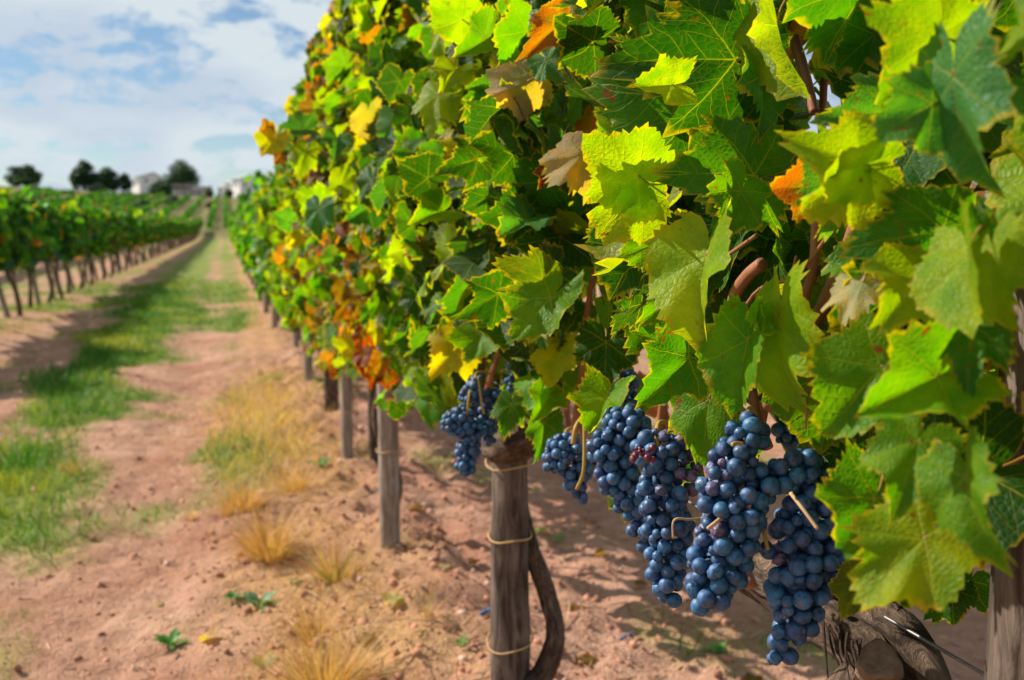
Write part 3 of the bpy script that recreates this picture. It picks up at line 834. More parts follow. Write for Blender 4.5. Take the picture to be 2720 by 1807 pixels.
# ------------------------------------------------------------------ hero leaves of the nearest vines
# junction u,v ; tip u,v ; leaf length in px at that depth ; tip comes nearer (+1) or recedes (-1) ; roll ; depth ; colour
HERO = [
    (0, 2001, 161, 1640, 190, 390, 1, 8, 0.93, 'dark'), (0, 1960, 250, 1930, 560, 330, -1, -20, 0.97, 'dark'), (0, 1940, 250, 1560, 265, 300, 1, -18, 1.0, 'green'),
    (0, 2062, 35, 2050, 305, 300, 1, 74, 0.88, 'yellow'), (0, 2010, 190, 2040, 350, 190, 1, -55, 0.90, 'mint'),
    (0, 1798, 225, 1675, 248, 150, 1, 15, 0.86, 'yellow'), (0, 1714, 480, 1552, 400, 225, 1, 5, 0.93, 'yellow'), (0, 1705, 480, 1592, 650, 230, 1, -25, 0.935, 'yellow'),
    (0, 2035, 470, 1775, 465, 285, 1, 10, 0.90, 'green'), (0, 1975, 490, 1905, 635, 190, 1, -30, 0.88, 'lime'), (0, 1885, 645, 1800, 905, 290, 1, 48, 0.87, 'yellow'),
    (0, 1850, 930, 1692, 1078, 235, 1, 0, 0.96, 'green'), (0, 1745, 645, 1640, 688, 130, 1, 12, 1.05, 'lime'), (0, 1830, 660, 1740, 800, 180, 1, 15, 0.93, 'green'),
    (0, 1800, 790, 1690, 850, 150, 1, 10, 0.99, 'lime'),
    (0, 1995, 870, 1940, 1110, 240, 1, 40, 0.84, 'lime'), (0, 2075, 800, 2035, 1115, 290, 1, 64, 0.82, 'yellow'), (0, 2040, 850, 1950, 860, 120, 1, 20, 0.83, 'lime'),
    (0, 1890, 1030, 1840, 1235, 215, 1, 22, 0.98, 'lime'), (0, 1850, 1080, 1770, 1140, 120, 1, 0, 1.05, 'green'),
    (0, 2304, 436, 2095, 400, 235, 1, 0, 0.66, 'yellow'), (0, 2300, 440, 2125, 575, 215, 1, -35, 0.66, 'yellow'), (0, 2172, 500, 2045, 505, 150, 1, 10, 0.75, 'orange'),
    (0, 2500, 264, 2305, 373, 235, 1, 5, 0.58, 'mint'), (0, 2534, 150, 2515, 525, 370, 1, 58, 0.56, 'mint'), (0, 2522, 103, 2290, 57, 260, 1, -10, 0.60, 'yellow'),
    (0, 2660, 287, 2566, 275, 120, 1, 180, 0.60, 'pink'), (0, 2722, 200, 2682, 335, 180, 1, 40, 0.54, 'mint'), (0, 2700, 60, 2640, 160, 220, 1, 30, 0.56, 'yellow'),
    (0, 2540, 605, 2260, 660, 300, 1, 0, 0.66, 'green'), (0, 2465, 735, 2285, 850, 255, 1, 8, 0.63, 'yellow'), (0, 2568, 600, 2505, 885, 330, 1, 58, 0.58, 'yellow'),
    (0, 2640, 600, 2590, 860, 270, 1, 45, 0.58, 'yellow'), (0, 2299, 735, 2205, 850, 205, 1, 200, 0.72, 'pale'), (0, 2200, 440, 2240, 630, 190, 1, -40, 0.72, 'mint'),
    (0, 2560, 965, 2250, 1075, 370, 1, 5, 0.60, 'lime'), (0, 2560, 1180, 2510, 1450, 320, 1, 46, 0.57, 'lime'), (0, 2335, 1300, 2215, 1465, 235, 1, 0, 0.66, 'green'),
    (0, 2368, 950, 2155, 1137, 290, 1, 20, 0.66, 'lime'), (0, 2485, 1405, 2243, 1594, 310, 1, 12, 0.60, 'yellow'), (0, 2450, 1150, 2330, 1300, 250, 1, 0, 0.60, 'lime'),
    (0, 2538, 1550, 2470, 1668, 150, -1, 20, 0.92, 'dark'), (0, 2590, 1510, 2585, 1650, 170, -1, -20, 0.90, 'dark'), (0, 2420, 1480, 2400, 1640, 170, -1, 0, 0.95, 'dark'),
    (0, 2290, 1525, 2222, 1632, 135, 1, 0, 0.86, 'olive'), (0, 2600, 820, 2480, 980, 260, 1, 20, 0.60, 'green'), (0, 2600, 690, 2550, 560, 170, 1, 0, 0.60, 'green'),
    (0, 2420, 200, 2290, 300, 200, 1, 0, 0.66, 'lime'), (0, 2380, 290, 2190, 330, 200, 1, -10, 0.72, 'mint'),
    (0, 2560, 1330, 2600, 1500, 180, -1, 0, 0.88, 'green'),
    (0, 2330, 1000, 2330, 1250, 260, -1, 0, 0.80, 'dark'),
    # second vine
    (1, 1419, 207, 1290, 285, 160, 1, 190, 1.45, 'pink'), (1, 1496, 60, 1405, 150, 150, 1, 10, 1.35, 'orange'), (1, 1560, 396, 1468, 515, 180, 1, 185, 1.35, 'pink'),
    (1, 1590, 120, 1480, 100, 170, 1, 0, 1.35, 'dark'), (1, 1445, 150, 1500, 228, 110, 1, 0, 1.4, 'mint'), (1, 1460, 450, 1440, 490, 70, 1, 0, 1.45, 'red'),
    (1, 1400, 560, 1290, 590, 150, 1, -30, 1.6, 'dark'), (1, 1420, 545, 1350, 640, 160, 1, 10, 1.6, 'dark'), (1, 1410, 580, 1330, 630, 130, 1, 40, 1.55, 'mint'),
    (1, 1480, 775, 1350, 905, 200, 1, 40, 1.45, 'lime'), (1, 1455, 750, 1360, 720, 170, 1, 0, 1.5, 'olive'), (1, 1340, 770, 1220, 850, 170, 1, -20, 1.65, 'dark'),
    (1, 1330, 850, 1340, 930, 130, 1, 0, 1.7, 'dark'), (1, 1240, 900, 1150, 985, 135, 1, 5, 1.9, 'gold'), (1, 1290, 870, 1250, 980, 130, 1, 30, 1.8, 'lime'),
    (1, 1360, 1065, 1340, 1138, 100, 1, 0, 1.8, 'green'), (1, 1465, 1042, 1420, 1108, 115, 1, 0, 1.7, 'lime'), (1, 1445, 1105, 1440, 1215, 120, 1, -20, 1.72, 'green'),
    (1, 1620, 1042, 1555, 1140, 165, 1, 30, 1.3, 'lime'), (1, 1490, 925, 1445, 1012, 130, 1, 35, 1.6, 'yellow'), (1, 1610, 890, 1600, 1030, 160, 1, 0, 1.5, 'dark'),
    (1, 1660, 1325, 1618, 1390, 100, -1, 0, 1.6, 'olive'), (1, 1430, 850, 1430, 920, 100, 1, 20, 1.6, 'mint'), (1, 1180, 560, 1110, 590, 120, 1, 30, 1.9, 'lime'),
    (1, 1300, 100, 1230, 180, 170, 1, 10, 1.6, 'lime'), (1, 1240, 60, 1150, 30, 150, 1, 0, 1.7, 'yellow'), (1, 1170, 240, 1135, 345, 130, 1, 30, 1.8, 'yellow'),
    (1, 1215, 180, 1175, 250, 110, 1, 20, 1.75, 'yellow'), (1, 1150, 480, 1060, 440, 120, 1, 0, 1.9, 'dark'), (1, 1280, 420, 1200, 460, 130, 1, 0, 1.7, 'dark'),
    # outreaching shoot
    (2, 732, 362, 706, 435, 90, 1, 15, 2.9, 'gold'), (2, 815, 392, 800, 468, 85, 1, 5, 2.95, 'yellow'), (2, 820, 345, 735, 348, 90, 1, 35, 2.95, 'teal'),
    (2, 895, 365, 905, 415, 85, 1, -10, 3.0, 'teal'), (2, 712, 346, 705, 320, 40, 1, 0, 2.9, 'orange'), (2, 745, 415, 735, 438, 32, 1, 0, 2.92, 'red'),
    (2, 860, 545, 800, 520, 90, 1, 0, 2.7, 'yellow'), (2, 850, 545, 835, 635, 95, 1, 35, 2.6, 'teal'), (2, 770, 590, 740, 570, 60, 1, 10, 2.7, 'mint'), (2, 800, 625, 775, 655, 45, 1, 0, 2.7, 'gold'),
    (2, 985, 545, 940, 600, 110, 1, -20, 2.6, 'teal'), (2, 905, 500, 930, 440, 80, 1, 0, 2.8, 'yellow'),
    (2, 1000, 940, 985, 1000, 75, 1, 10, 3.7, 'red'), (2, 1040, 960, 1055, 1025, 75, 1, 10, 3.7, 'orange'), (2, 1010, 900, 985, 860, 65, 1, 0, 3.75, 'red'), (2, 975, 930, 960, 985, 70, 1, 20, 3.8, 'red'),
    (2, 1010, 800, 990, 850, 62, 1, 0, 3.3, 'lime'), (2, 1045, 830, 1030, 885, 60, 1, 10, 3.3, 'green'), (2, 1000, 870, 1005, 920, 58, 1, -10, 3.32, 'gold'), (2, 1040, 900, 1025, 950, 58, 1, 0, 3.3, 'lime'),
    (2, 1015, 950, 1010, 1000, 55, 1, 0, 3.3, 'orange'), (2, 1060, 950, 1065, 1000, 55, 1, 10, 3.28, 'lime'), (2, 985, 820, 965, 865, 55, 1, 0, 3.4, 'green'), (2, 1020, 760, 1040, 810, 58, 1, 0, 3.3, 'dark'), (2, 1060, 780, 1075, 840, 60, 1, 0, 3.25, 'lime'), (2, 990, 720, 1000, 780, 58, 1, 0, 3.35, 'yellow'),
    (2, 1000, 985, 990, 1035, 55, 1, 10, 3.45, 'red'), (2, 1030, 990, 1030, 1040, 50, 1, -10, 3.45, 'red'), (2, 965, 880, 950, 930, 55, 1, 0, 3.6, 'red'), (2, 940, 840, 930, 880, 50, 1, 0, 3.8, 'orange'), (2, 915, 760, 905, 810, 55, 1, 0, 4.0, 'brown'), (2, 960, 800, 945, 845, 50, 1, 0, 3.6, 'brown'),
    (2, 945, 900, 925, 965, 75, 1, 20, 4.0, 'gold'), (2, 930, 790, 900, 850, 70, 1, 0, 4.2, 'orange'),
]
rh = random.Random(3)
hero_uv = []
leaf_count = [0] * len(VY)
for hi, (vi, ju, jv, tu, tv, L, sg, roll, d, cn) in enumerate(HERO):
    pj = math.hypot(tu - ju, tv - jv)
    k = math.sqrt(max(0.0, L * L - pj * pj)) / FPX * d * sg
    A = atd(ju, jv, d); B = atd(tu, tv, d) - c_f * k
    m = (B - A); Lm = m.length; m.normalize()
    n = (CAM - A).normalized(); n = (n - m * n.dot(m)).normalized()
    n = Matrix.Rotation(R(roll), 3, m) @ n
    x = m.cross(n)
    Lm = max(Lm, L * d / FPX * 0.9)
    sh_ = 0.30 if ju > 2550 else 0.14
    A = A + m * (Lm * sh_); Lm *= (0.70 if ju > 2550 else 0.83)
    wx = 0.66 + 0.24 * rh.random()
    leaf_obj(VINES[vi], frame(A, x * wx, m, n, Lm), jit(LEAF_COL[cn], 0.12, rh), hi % len(LEAVES), True)
    leaf_count[vi] += 1
    hero_uv.append((ju, jv, tu, tv, L, d))

# ------------------------------------------------------------------ the canopy of the near row
ZW = [0.55, 0.8, 1.0, 1.3, 1.6, 1.8, 2.0, 2.15, 2.3]
WW = [0.16, 0.19, 0.23, 0.27, 0.28, 0.25, 0.17, 0.10, 0.02]
def canopy(n, y0, y1, r_):
    y = r_.uniform(y0, y1, n); z = r_.uniform(0.5, 2.25, n)
    nz = fbm(y * 1.4 + 3, z * 1.7, 3, 5) - 0.5
    bot = np.interp(y, [0, 1.3, 1.9, 2.6, 3.3, 5, 10], [1.0, 0.99, 0.92, 0.79, 0.66, 0.60, 0.50]) + (vnoise(y * 2.3, y * 0, 9) - 0.5) * 0.16
    topz = np.interp(y, [0, 4, 5.4, 6.8, 8, 12], [2.2, 2.1, 1.86, 1.58, 1.5, 1.5]) + (vnoise(y * 1.7, y * 0 + 3, 12) - 0.5) * 0.36
    keep = (z > bot) & (z < topz)
    w = np.interp(z, ZW, WW) + nz * 0.22
    w *= np.interp(y, [0, 1.2, 2.2, 3.5], [0.45, 0.5, 0.85, 1.0])
    side = np.where(r_.random(n) < 0.7, -1, 1)
    deep = r_.random(n) ** 1.1
    hole = fbm(y * 5.5 + 1, z * 5.5, 2, 15)
    keep &= ~((hole < 0.44) & (deep < 0.55) & (side < 0))
    x = ROWX + side * np.maximum(w, 0.02) * (1 - 0.85 * deep)
    return np.stack([x, y, z], 1)[keep], side[keep], deep[keep]
def orient(P, side, r_, spread=0.72):
    n = len(P)
    Z = unit(np.stack([side * 0.75, np.full(n, -0.12), np.full(n, 0.42)], 1) + r_.normal(size=(n, 3)) * spread)
    Y = np.stack([side * 0.35, np.zeros(n), np.full(n, -0.9)], 1) + r_.normal(size=(n, 3)) * 0.45
    Y = unit(Y - Z * (Y * Z).sum(1)[:, None])
    return np.cross(Y, Z), Y, Z
PAL = [('dark', .38), ('green', .24), ('lime', .18), ('yellow', .12), ('teal', .05), ('gold', .03), ('orange', .02), ('mint', .02), ('pink', .01)]  # big dark share puts some of the canopy's shade contrast into leaf colour
PAL_R = [('dark', .24), ('green', .18), ('lime', .20), ('yellow', .15), ('gold', .08), ('orange', .06), ('red', .04), ('brown', .05), ('mint', .01)]
PAL_F = [('dark', .14), ('green', .22), ('lime', .36), ('yellow', .20), ('gold', .04), ('orange', .03), ('mint', .03)]
def pick(pal, n, r_):
    names = [p[0] for p in pal]; w = np.array([p[1] for p in pal]); w /= w.sum()
    c = np.array([LEAF_COL[k] for k in names])[r_.choice(len(names), n, p=w)]
    return np.clip(c * r_.uniform(0.78, 1.2, (n, 1)) * r_.uniform(0.9, 1.1, (n, 3)), 0, 0.8)
def blocks_bunch(P, L):
    """leaves that would hang in front of the bunches are not there: the growers strip the fruit zone"""
    u, v, d = project(P)
    bad = np.zeros(len(P), bool)
    for us, vs, bd in BUNCH_PTS:
        if bd > 2.2: continue
        m = 0.55 * L * FPX / np.maximum(d, .2)
        bad |= (u > us.min() - m) & (u < us.max() + m * .9) & (v > vs.min() - m * 0.2) & (v < vs.max() + m) & (d < bd + 0.05)
    return bad
for L, x, r in CANES0:
    if x <= 0.56:
        for u, v in catmull([(a, b_, 0) for a, b_ in L], 9)[:, :2]:
            hero_uv.append((u, v, u, v, 75, float((atx(u, v, x) - CAM).dot(c_f))))
for L, x, r in CANES1[:4]:
    for u, v in catmull([(a, b_, 0) for a, b_ in L], 7)[:, :2]:
        hero_uv.append((u, v, u, v, 55, float((atx(u, v, x) - CAM).dot(c_f))))
for v in range(560, 1801, 80):
    hero_uv.append((2715, v, 2715, v, 120, 0.86))
HU = np.array(hero_uv)
def blocks_hero(P):
    u, v, d = project(P)
    bad = np.zeros(len(P), bool)
    for (ju, jv, tu, tv, L, hd) in HU:
        mu, mv = (ju + tu) / 2, (jv + tv) / 2
        bad |= ((u - mu) ** 2 + (v - mv) ** 2 < (0.75 * L) ** 2) & (d < hd + 0.03)
    return bad
bounds = [-0.5] + [(VY[k] + VY[k + 1]) / 2 for k in range(len(VY) - 1)] + [VY[-1] + 0.65]
PARTS = [245, 265, 280, 260, 170, 140, 110, 90]
for k in range(len(VY)):
    r_ = np.random.default_rng(500 + k)
    y0, y1 = bounds[k], bounds[k + 1]
    dens = 1900 if k < 3 else 1750
    P, side, deep = canopy(int(dens * (y1 - y0)), y0, y1, r_)
    size = np.clip(r_.normal(0.058, 0.015, len(P)), 0.028, 0.095)
    bad = blocks_bunch(P, size)
    bad |= blocks_hero(P)
    bad |= np.linalg.norm(P - np.array(CAM), axis=1) < 0.42
    P, side, deep, size = P[~bad], side[~bad], deep[~bad], size[~bad]
    X, Y, Z = orient(P, side, r_)
    pal = PAL if k < 2 else PAL_R if k < 5 else PAL_F
    C = pick(pal, len(P), r_)
    if k in (2, 3):       # the red and orange spray low on this vine
        u, v, d = project(P)
        m = (P[:, 2] < 1.25) & (side < 0)
        Cr = pick([('red', .28), ('orange', .22), ('gold', .2), ('brown', .25), ('lime', .15)], len(P), r_)
        size = np.where(m, size * .78, size)
        mm = m & (r_.random(len(P)) < 0.42)
        C[mm] = Cr[mm]
    u, v, d = project(P)
    seen = (u > -60) & (u < PW + 60) & (v > -80) & (v < PH) & (side < 0) & (d > 0.3)
    score = np.where(seen, size / np.maximum(d, .3) * (1.6 - deep), 0)
    order = np.argsort(-score)
    npart = min(PARTS[k], int((score > 0).sum()), 300 - leaf_count[k])
    for q in order[:npart]:
        leaf_obj(VINES[k], frame(P[q], X[q], Y[q], Z[q], float(size[q])), tuple(C[q]), int(r_.integers(len(LEAVES))), d[q] < 2.6 and r_.random() < .5)
    rest = order[npart:]
    T = TMPL[k % 3]
    me = scatter(T[0], T[1], P[rest], X[rest], Y[rest], Z[rest], size[rest], C[rest], T[2], M_LEAF_MASS, 'foliage', True, None, T[3])
    tag(link('foliage', me, VINES[k]), kind='stuff')

# ------------------------------------------------------------------ farther vines: shared parts
def far_foliage(seed, n, length, zlo, zhi, half, pal, size, shoots=12):
    r_ = np.random.default_rng(seed)
    y = r_.uniform(-length / 2, length / 2, n); z = zlo + (zhi - zlo) * r_.random(n) ** 0.9
    w = half * np.interp(z, [zlo, zlo + .25, zhi - .35, zhi], [.45, 1, .9, .25]) * (1 + 0.5 * (fbm(y * 2 + seed, z * 2, 2, seed) - .5) * 2)
    z = z + np.where(z < zlo + .2, (vnoise(y * 4 + seed, y * 0, seed) - .6) * .2, 0)
    side = np.where(r_.random(n) < .5, -1, 1)
    x = side * w * (1 - .7 * r_.random(n) ** 1.6)
    P = np.stack([x, y, z], 1)
    for s in range(shoots):
        a = np.array([r_.normal() * half * .4, r_.uniform(-length / 2, length / 2), zhi - .1])
        dv = np.array([r_.normal() * .12, r_.normal() * .12, r_.uniform(.08, .34)])
        t = r_.random((9, 1))
        P = np.vstack([P, a + dv * t + r_.normal(size=(9, 3)) * .03]); side = np.append(side, np.where(r_.random(9) < .5, -1, 1))
    X, Y, Z = orient(P, side, r_)
    C = pick(pal, len(P), r_)
    top = np.clip((P[:, 2] - zlo) / (zhi - zlo), 0, 1)
    T = TMPL_FAR[seed % 2]
    S = np.clip(r_.normal(size, size * .2, len(P)), size * .5, size * 1.5)
    return scatter(T[0], T[1], P, X, Y, Z, S, C, T[2], M_LEAF_FAR, 'foliage', False, None, T[3])
PAL_L = [('dark', .34), ('green', .30), ('lime', .16), ('yellow', .09), ('teal', .05), ('gold', .03), ('orange', .02)]
FOL_R = [far_foliage(200 + k, 520, 1.5, 0.48, 1.5, 0.31, PAL_F, 0.078, 6) for k in range(4)]
FOL_L = [far_foliage(300 + k, 640, 1.6, 0.72, 1.38, 0.27, PAL_L, 0.08, 8) for k in range(5)]
TRUNKS = []
for k in range(4):
    rk = random.Random(70 + k)
    V, F, UV = tube([(0, 0, -.06), (rk.uniform(-.05, .05), rk.uniform(-.08, .08), .3), (rk.uniform(-.05, .05), rk.uniform(-.06, .06), .55), (0, rk.uniform(-.05, .05), .95)], [.034, .026, .024, .022], 14, 8, .25, k)
    TRUNKS.append(mk_mesh('trunk', V, F, M_BARK, True, UV))
V, F, UV = tube([(0, 0, -.1), (0.005, 0, .8), (0, 0.01, 1.75)], [.036, .034, .033], 8, 9, .05, 1)
FPOST = mk_mesh('post_shaft', V, F, M_POST, True, UV)
CL = r2 = np.random.default_rng(77)
cp = r2.normal(size=(46, 3)) * np.array([.035, .035, .05]); cp[:, 2] -= .05
cb_V, cb_F = IV2, IF2
CLUSTER = scatter(np.array(ico(1)[0]), np.array(ico(1)[1]), cp, np.tile([1., 0, 0], (46, 1)), np.tile([0., 1, 0], (46, 1)), np.tile([0., 0, 1], (46, 1)), np.full(46, .011), np.full((46, 3), .1), None, M_GRAPE, 'grapes', True)

def far_vine(x, y, fol, label, group, k, post_too, plabel=None, pgroup=None, lean=0.0):
    z = float(gz(x, y))
    e = empty('grapevine', (x, y, z), label, 'vine', group)
    f = link('foliage', fol, e, Matrix.Translation((x, y, z)) @ Matrix.Rotation(math.pi if k % 2 else 0, 4, 'Z') @ Matrix.Diagonal((1 + .2 * math.sin(k * 1.9), 1, 1 + .10 * math.sin(k * 2.3), 1)))
    tag(f, kind='stuff')
    link('trunk', TRUNKS[k % 4], e, Matrix.Translation((x, y, z)) @ Matrix.Rotation(k * 1.7, 4, 'Z') @ Matrix.Rotation(lean, 4, 'Y'))
    if post_too:
        p = link('vineyard_post', FPOST, None, Matrix.Translation((x - .10, y - .18, z)) @ Matrix.Rotation(lean + .03 * math.sin(k * 3.1), 4, 'Y') @ Matrix.Diagonal((1, 1, .92 + .05 * math.sin(k), 1)))
        tag(p, plabel, 'post', pgroup)
    return e
# the near row goes on towards the hill
y, k = 11.7, 0
while y < 118:
    far_vine(ROWX, y, FOL_R[k % 4], 'yellow-green vine far along the near row, merging into a hedge', 'far vines of the near row', k, k % 2 == 0 and y < 60, 'thin post far along the near row under the leaves', 'far posts of the near row')
    y += 1.22 + .1 * math.sin(k); k += 1
# the row across the path
ORD = ['first', 'second', 'third', 'fourth', 'fifth', 'sixth', 'seventh', 'eighth', 'ninth', 'tenth']
LN = ['dark green vine, %s in view from the near end of the row across the path' % o for o in ORD]
LP = ['leaning grey post, %s in view from the near end across the path' % o for o in ORD]
y, k = 9.6, 0
while y < 116:
    vis = y > 11.5
    i_ = k - 3
    lb = LN[i_] if 0 <= i_ < 10 else 'dark green vine further along the row across the path' if i_ > 0 else 'dark green vine cut off by the picture edge across the path'
    pb = LP[i_] if 0 <= i_ < 10 else 'grey post further along the row across the path' if i_ > 0 else 'grey post cut off by the picture edge across the path'
    x = -2.67 + .05 * math.sin(k * 2.1)
    e = far_vine(x, y, FOL_L[k % 5], lb, 'vines of the row across the path', k, True, pb, 'posts of the row across the path', -.19 + .05 * math.sin(k * 1.3))
    if y < 22 and k % 2 == 0 or k in (3, 5):
        c = link('grape_bunch', CLUSTER, None, Matrix.Translation((x + .12, y + .3, .80)))
        tag(c, 'dark grape bunch in shade under the row across the path', 'grapes', 'grape bunches across the path')
        c = link('grape_bunch', CLUSTER, None, Matrix.Translation((x + .05, y - .25, .76)) @ Matrix.Rotation(1, 4, 'Z'))
        tag(c, 'dark grape bunch in shade under the row across the path', 'grapes', 'grape bunches across the path')
    y += 1.22 + .08 * math.sin(k * 1.9); k += 1
# one more row on either side, glimpsed under and between the leaves
y, k = 14.0, 0
while y < 60:
    far_vine(-5.95, y, FOL_L[(k + 2) % 5], 'vine of the second row beyond the path, glimpsed between the trunks', 'vines of the second row beyond', k, False)
    y += 1.3; k += 1
y, k = 2.0, 0
while y < 22:
    far_vine(3.75, y, FOL_L[k % 5], 'vine of the shaded row behind the near row', 'vines of the row behind', k, False)
    y += 1.3; k += 1

# ------------------------------------------------------------------ vine rows on the hill
r_ = np.random.default_rng(900)
def hill_row(seed, x, y0, y1):
    r_ = np.random.default_rng(seed)
    n = int((y1 - y0) * 13)
    y = r_.uniform(y0, y1, n); z = 0.2 + 0.95 * r_.random(n) ** .8
    gap = vnoise(y * .35 + seed, y * 0, seed) > 0.16
    side = np.where(r_.random(n) < .5, -1, 1)
    P = np.stack([x + side * .26 * r_.random(n), y, z + height(np.full(n, x), y)], 1)[gap]
    side = side[gap]
    X, Y, Z = orient(P, side, r_, .7)
    C = pick([('dark', .5), ('green', .36), ('lime', .1), ('yellow', .04)], len(P), r_)
    T = TMPL_FAR[0]
    return scatter(T[0], T[1], P, X, Y, Z, r_.uniform(.18, .32, len(P)), C, T[2], M_LEAF_FAR, 'vine_row', False, None, T[3])
ROWS_H = ['vine row on the hill nearest the track up to the houses', 'vine row on the hill second from the track']
for k in range(17):
    x = -1.75 - 3.3 * k
    if k in (9, 13): continue
    o = link('vine_row', hill_row(910 + k, x, 118 + (k % 3) * 4, 276 - 6 * (k % 4)))
    tag(o, ROWS_H[k] if k < 2 else 'green vine row running up the far hillside', 'vine row', 'vine rows on the far hill')
for k in range(3):
    o = link('vine_row', hill_row(940 + k, 0.15 + 3.3 * k, 119, 284))
    tag(o, 'vine row on the hill below the pale gabled house', 'vine row', 'vine rows below the gabled house')

# ------------------------------------------------------------------ trees, shrubs and houses on the ridge
def tree(name, label, cat, u, vb, vt, wpx, Y, pal, seed, trunk=True, group=None, nleaf=4200, lobes=14, leaf=0.32):
    r_ = np.random.default_rng(seed)
    b = aty(u, vb, Y); x = b.x
    z0 = float(height(x, Y)); top = aty(u, vt, Y).z; Wd = wpx * (b - CAM).dot(c_f) / FPX
    H = top - z0
    e = empty(name, (x, Y, z0), label, cat, group)
    if trunk:
        V, F, UV = tube([(x, Y, z0 - .3), (x + .1, Y, z0 + H * .25), (x - .1, Y + .1, z0 + H * .6)], [H * .045, H * .035, H * .018], 12, 9, .15, seed)
        link('trunk', mk_mesh('trunk', V, F, M_BARK, True, UV), e)
        for q in range(5):
            a = q * 1.3 + seed
            tube_obj('limb', [(x, Y, z0 + H * .22), (x + math.cos(a) * Wd * .18, Y + math.sin(a) * Wd * .18, z0 + H * .48), (x + math.cos(a) * Wd * .3, Y + math.sin(a) * Wd * .3, z0 + H * .72)], [H * .022, H * .014, H * .006], M_BARK, e, 8, 6)
    cs = []
    for q in range(lobes):
        t = (q + .5) / lobes
        ang = q * 2.4 + seed
        hz = (.18 + .6 * r_.random()) if trunk else (.15 + .45 * r_.random())
        rad = Wd * .5 * (0.62 * math.sqrt(1 - ((hz - .42) / .62) ** 2 if abs(hz - .42) < .62 else .1)) * (.35 + .65 * r_.random())
        cs.append((x + math.cos(ang) * rad, Y + math.sin(ang) * rad, z0 + H * hz, Wd * r_.uniform(.17, .27), H * r_.uniform(.14, .24)))
    cs.append((x - Wd * .22, Y, z0 + H * .2, Wd * .2, H * .2)); cs.append((x + Wd * .2, Y, z0 + H * .2, Wd * .22, H * .2)); cs.append((x - Wd * .3, Y, z0 + H * .4, Wd * .2, H * .2)); cs.append((x + Wd * .3, Y, z0 + H * .42, Wd * .2, H * .2)); cs.append((x + Wd * r_.uniform(-.15, .15), Y, z0 + H * .82, Wd * .2, H * .18))
    cs = np.array(cs)
    i = r_.integers(0, len(cs), nleaf)
    d = unit(r_.normal(size=(nleaf, 3))) * (r_.random((nleaf, 1)) ** .4)
    P = cs[i, :3] + d * np.stack([cs[i, 3], cs[i, 3], cs[i, 4]], 1)
    Z = unit(d + r_.normal(size=(nleaf, 3)) * .6 + np.array([0, 0, .3])); Y_ = unit(np.cross(Z, r_.normal(size=(nleaf, 3)))); X = np.cross(Y_, Z)
    C = np.array(pal)[r_.integers(0, len(pal), nleaf)] * r_.uniform(.7, 1.25, (nleaf, 1))
    T = TMPL_FAR[0]
    link('crown', scatter(T[0], T[1], P, X, Y_, Z, r_.uniform(.6, 1.3, nleaf) * leaf, C, T[2], M_TREE_LEAF, 'crown', False, None, T[3]), e)
    return e
G_D = [(.012, .045, .022), (.02, .065, .025), (.03, .075, .02)]
G_M = [(.03, .08, .025), (.05, .10, .03), (.02, .06, .03)]
G_O = [(.10, .13, .09), (.14, .17, .12), (.07, .10, .07)]
tree('broad_tree', 'low round tree standing alone on the hill skyline', 'tree', 64, 490, 436, 98, 298, G_M, 1, True, 'trees on the ridge')
tree('broad_tree', 'tall dark tree, highest of the pair in a dark clump', 'tree', 222, 495, 424, 74, 296, G_D, 2, True, 'trees on the ridge')
tree('broad_tree', 'lower dark tree joined to the tall dark tree', 'tree', 284, 495, 442, 80, 297, G_D, 3, True, 'trees on the ridge')
tree('broad_tree', 'small dark tree beside the white house wall', 'tree', 334, 497, 457, 36, 298, G_D, 4, True, 'trees on the ridge', 1200)
tree('broad_tree', 'big dark spreading tree behind the low shed', 'tree', 481, 497, 420, 104, 312, G_D, 5, True, 'trees on the ridge')
tree('round_bush', 'round dark green bush in front of the smaller house', 'bush', 424, 512, 474, 62, 285, G_M, 6, False, 'bushes on the hill', 1500)
tree('round_bush', 'small bush at the end of the low shed', 'bush', 556, 512, 492, 24, 292, G_O, 7, False, 'bushes on the hill', 500)
tree('round_bush', 'bush against the wall of the gabled house', 'bush', 607, 518, 496, 26, 288, G_M, 8, False, 'bushes on the hill', 600)
OL = [(255, 512, 486, 55, 292), (300, 545, 520, 40, 230), (460, 545, 518, 42, 215), (385, 552, 528, 36, 200), (352, 560, 535, 30, 185), (90, 530, 492, 40, 280), (560, 556, 536, 26, 200), (190, 535, 512, 44, 260)]
OLL = ['grey-green shrub below the dark pair of trees', 'grey-green shrub among hill rows below the smaller house', 'grey-green shrub in the middle of the hill rows', 'small grey shrub low among the hill rows', 'smallest grey shrub above the row across the path',
       'grey-green shrub on the slope below the lone round tree', 'small dark shrub beside the track up the hill', 'grey-green shrub under the skyline between the trees']
for (u, vb, vt, w, Y), lb in zip(OL, OLL):
    tree('olive_shrub', lb, 'shrub', u, vb, vt, w, Y, G_O, int(u), False, 'grey shrubs on the hill', 800)

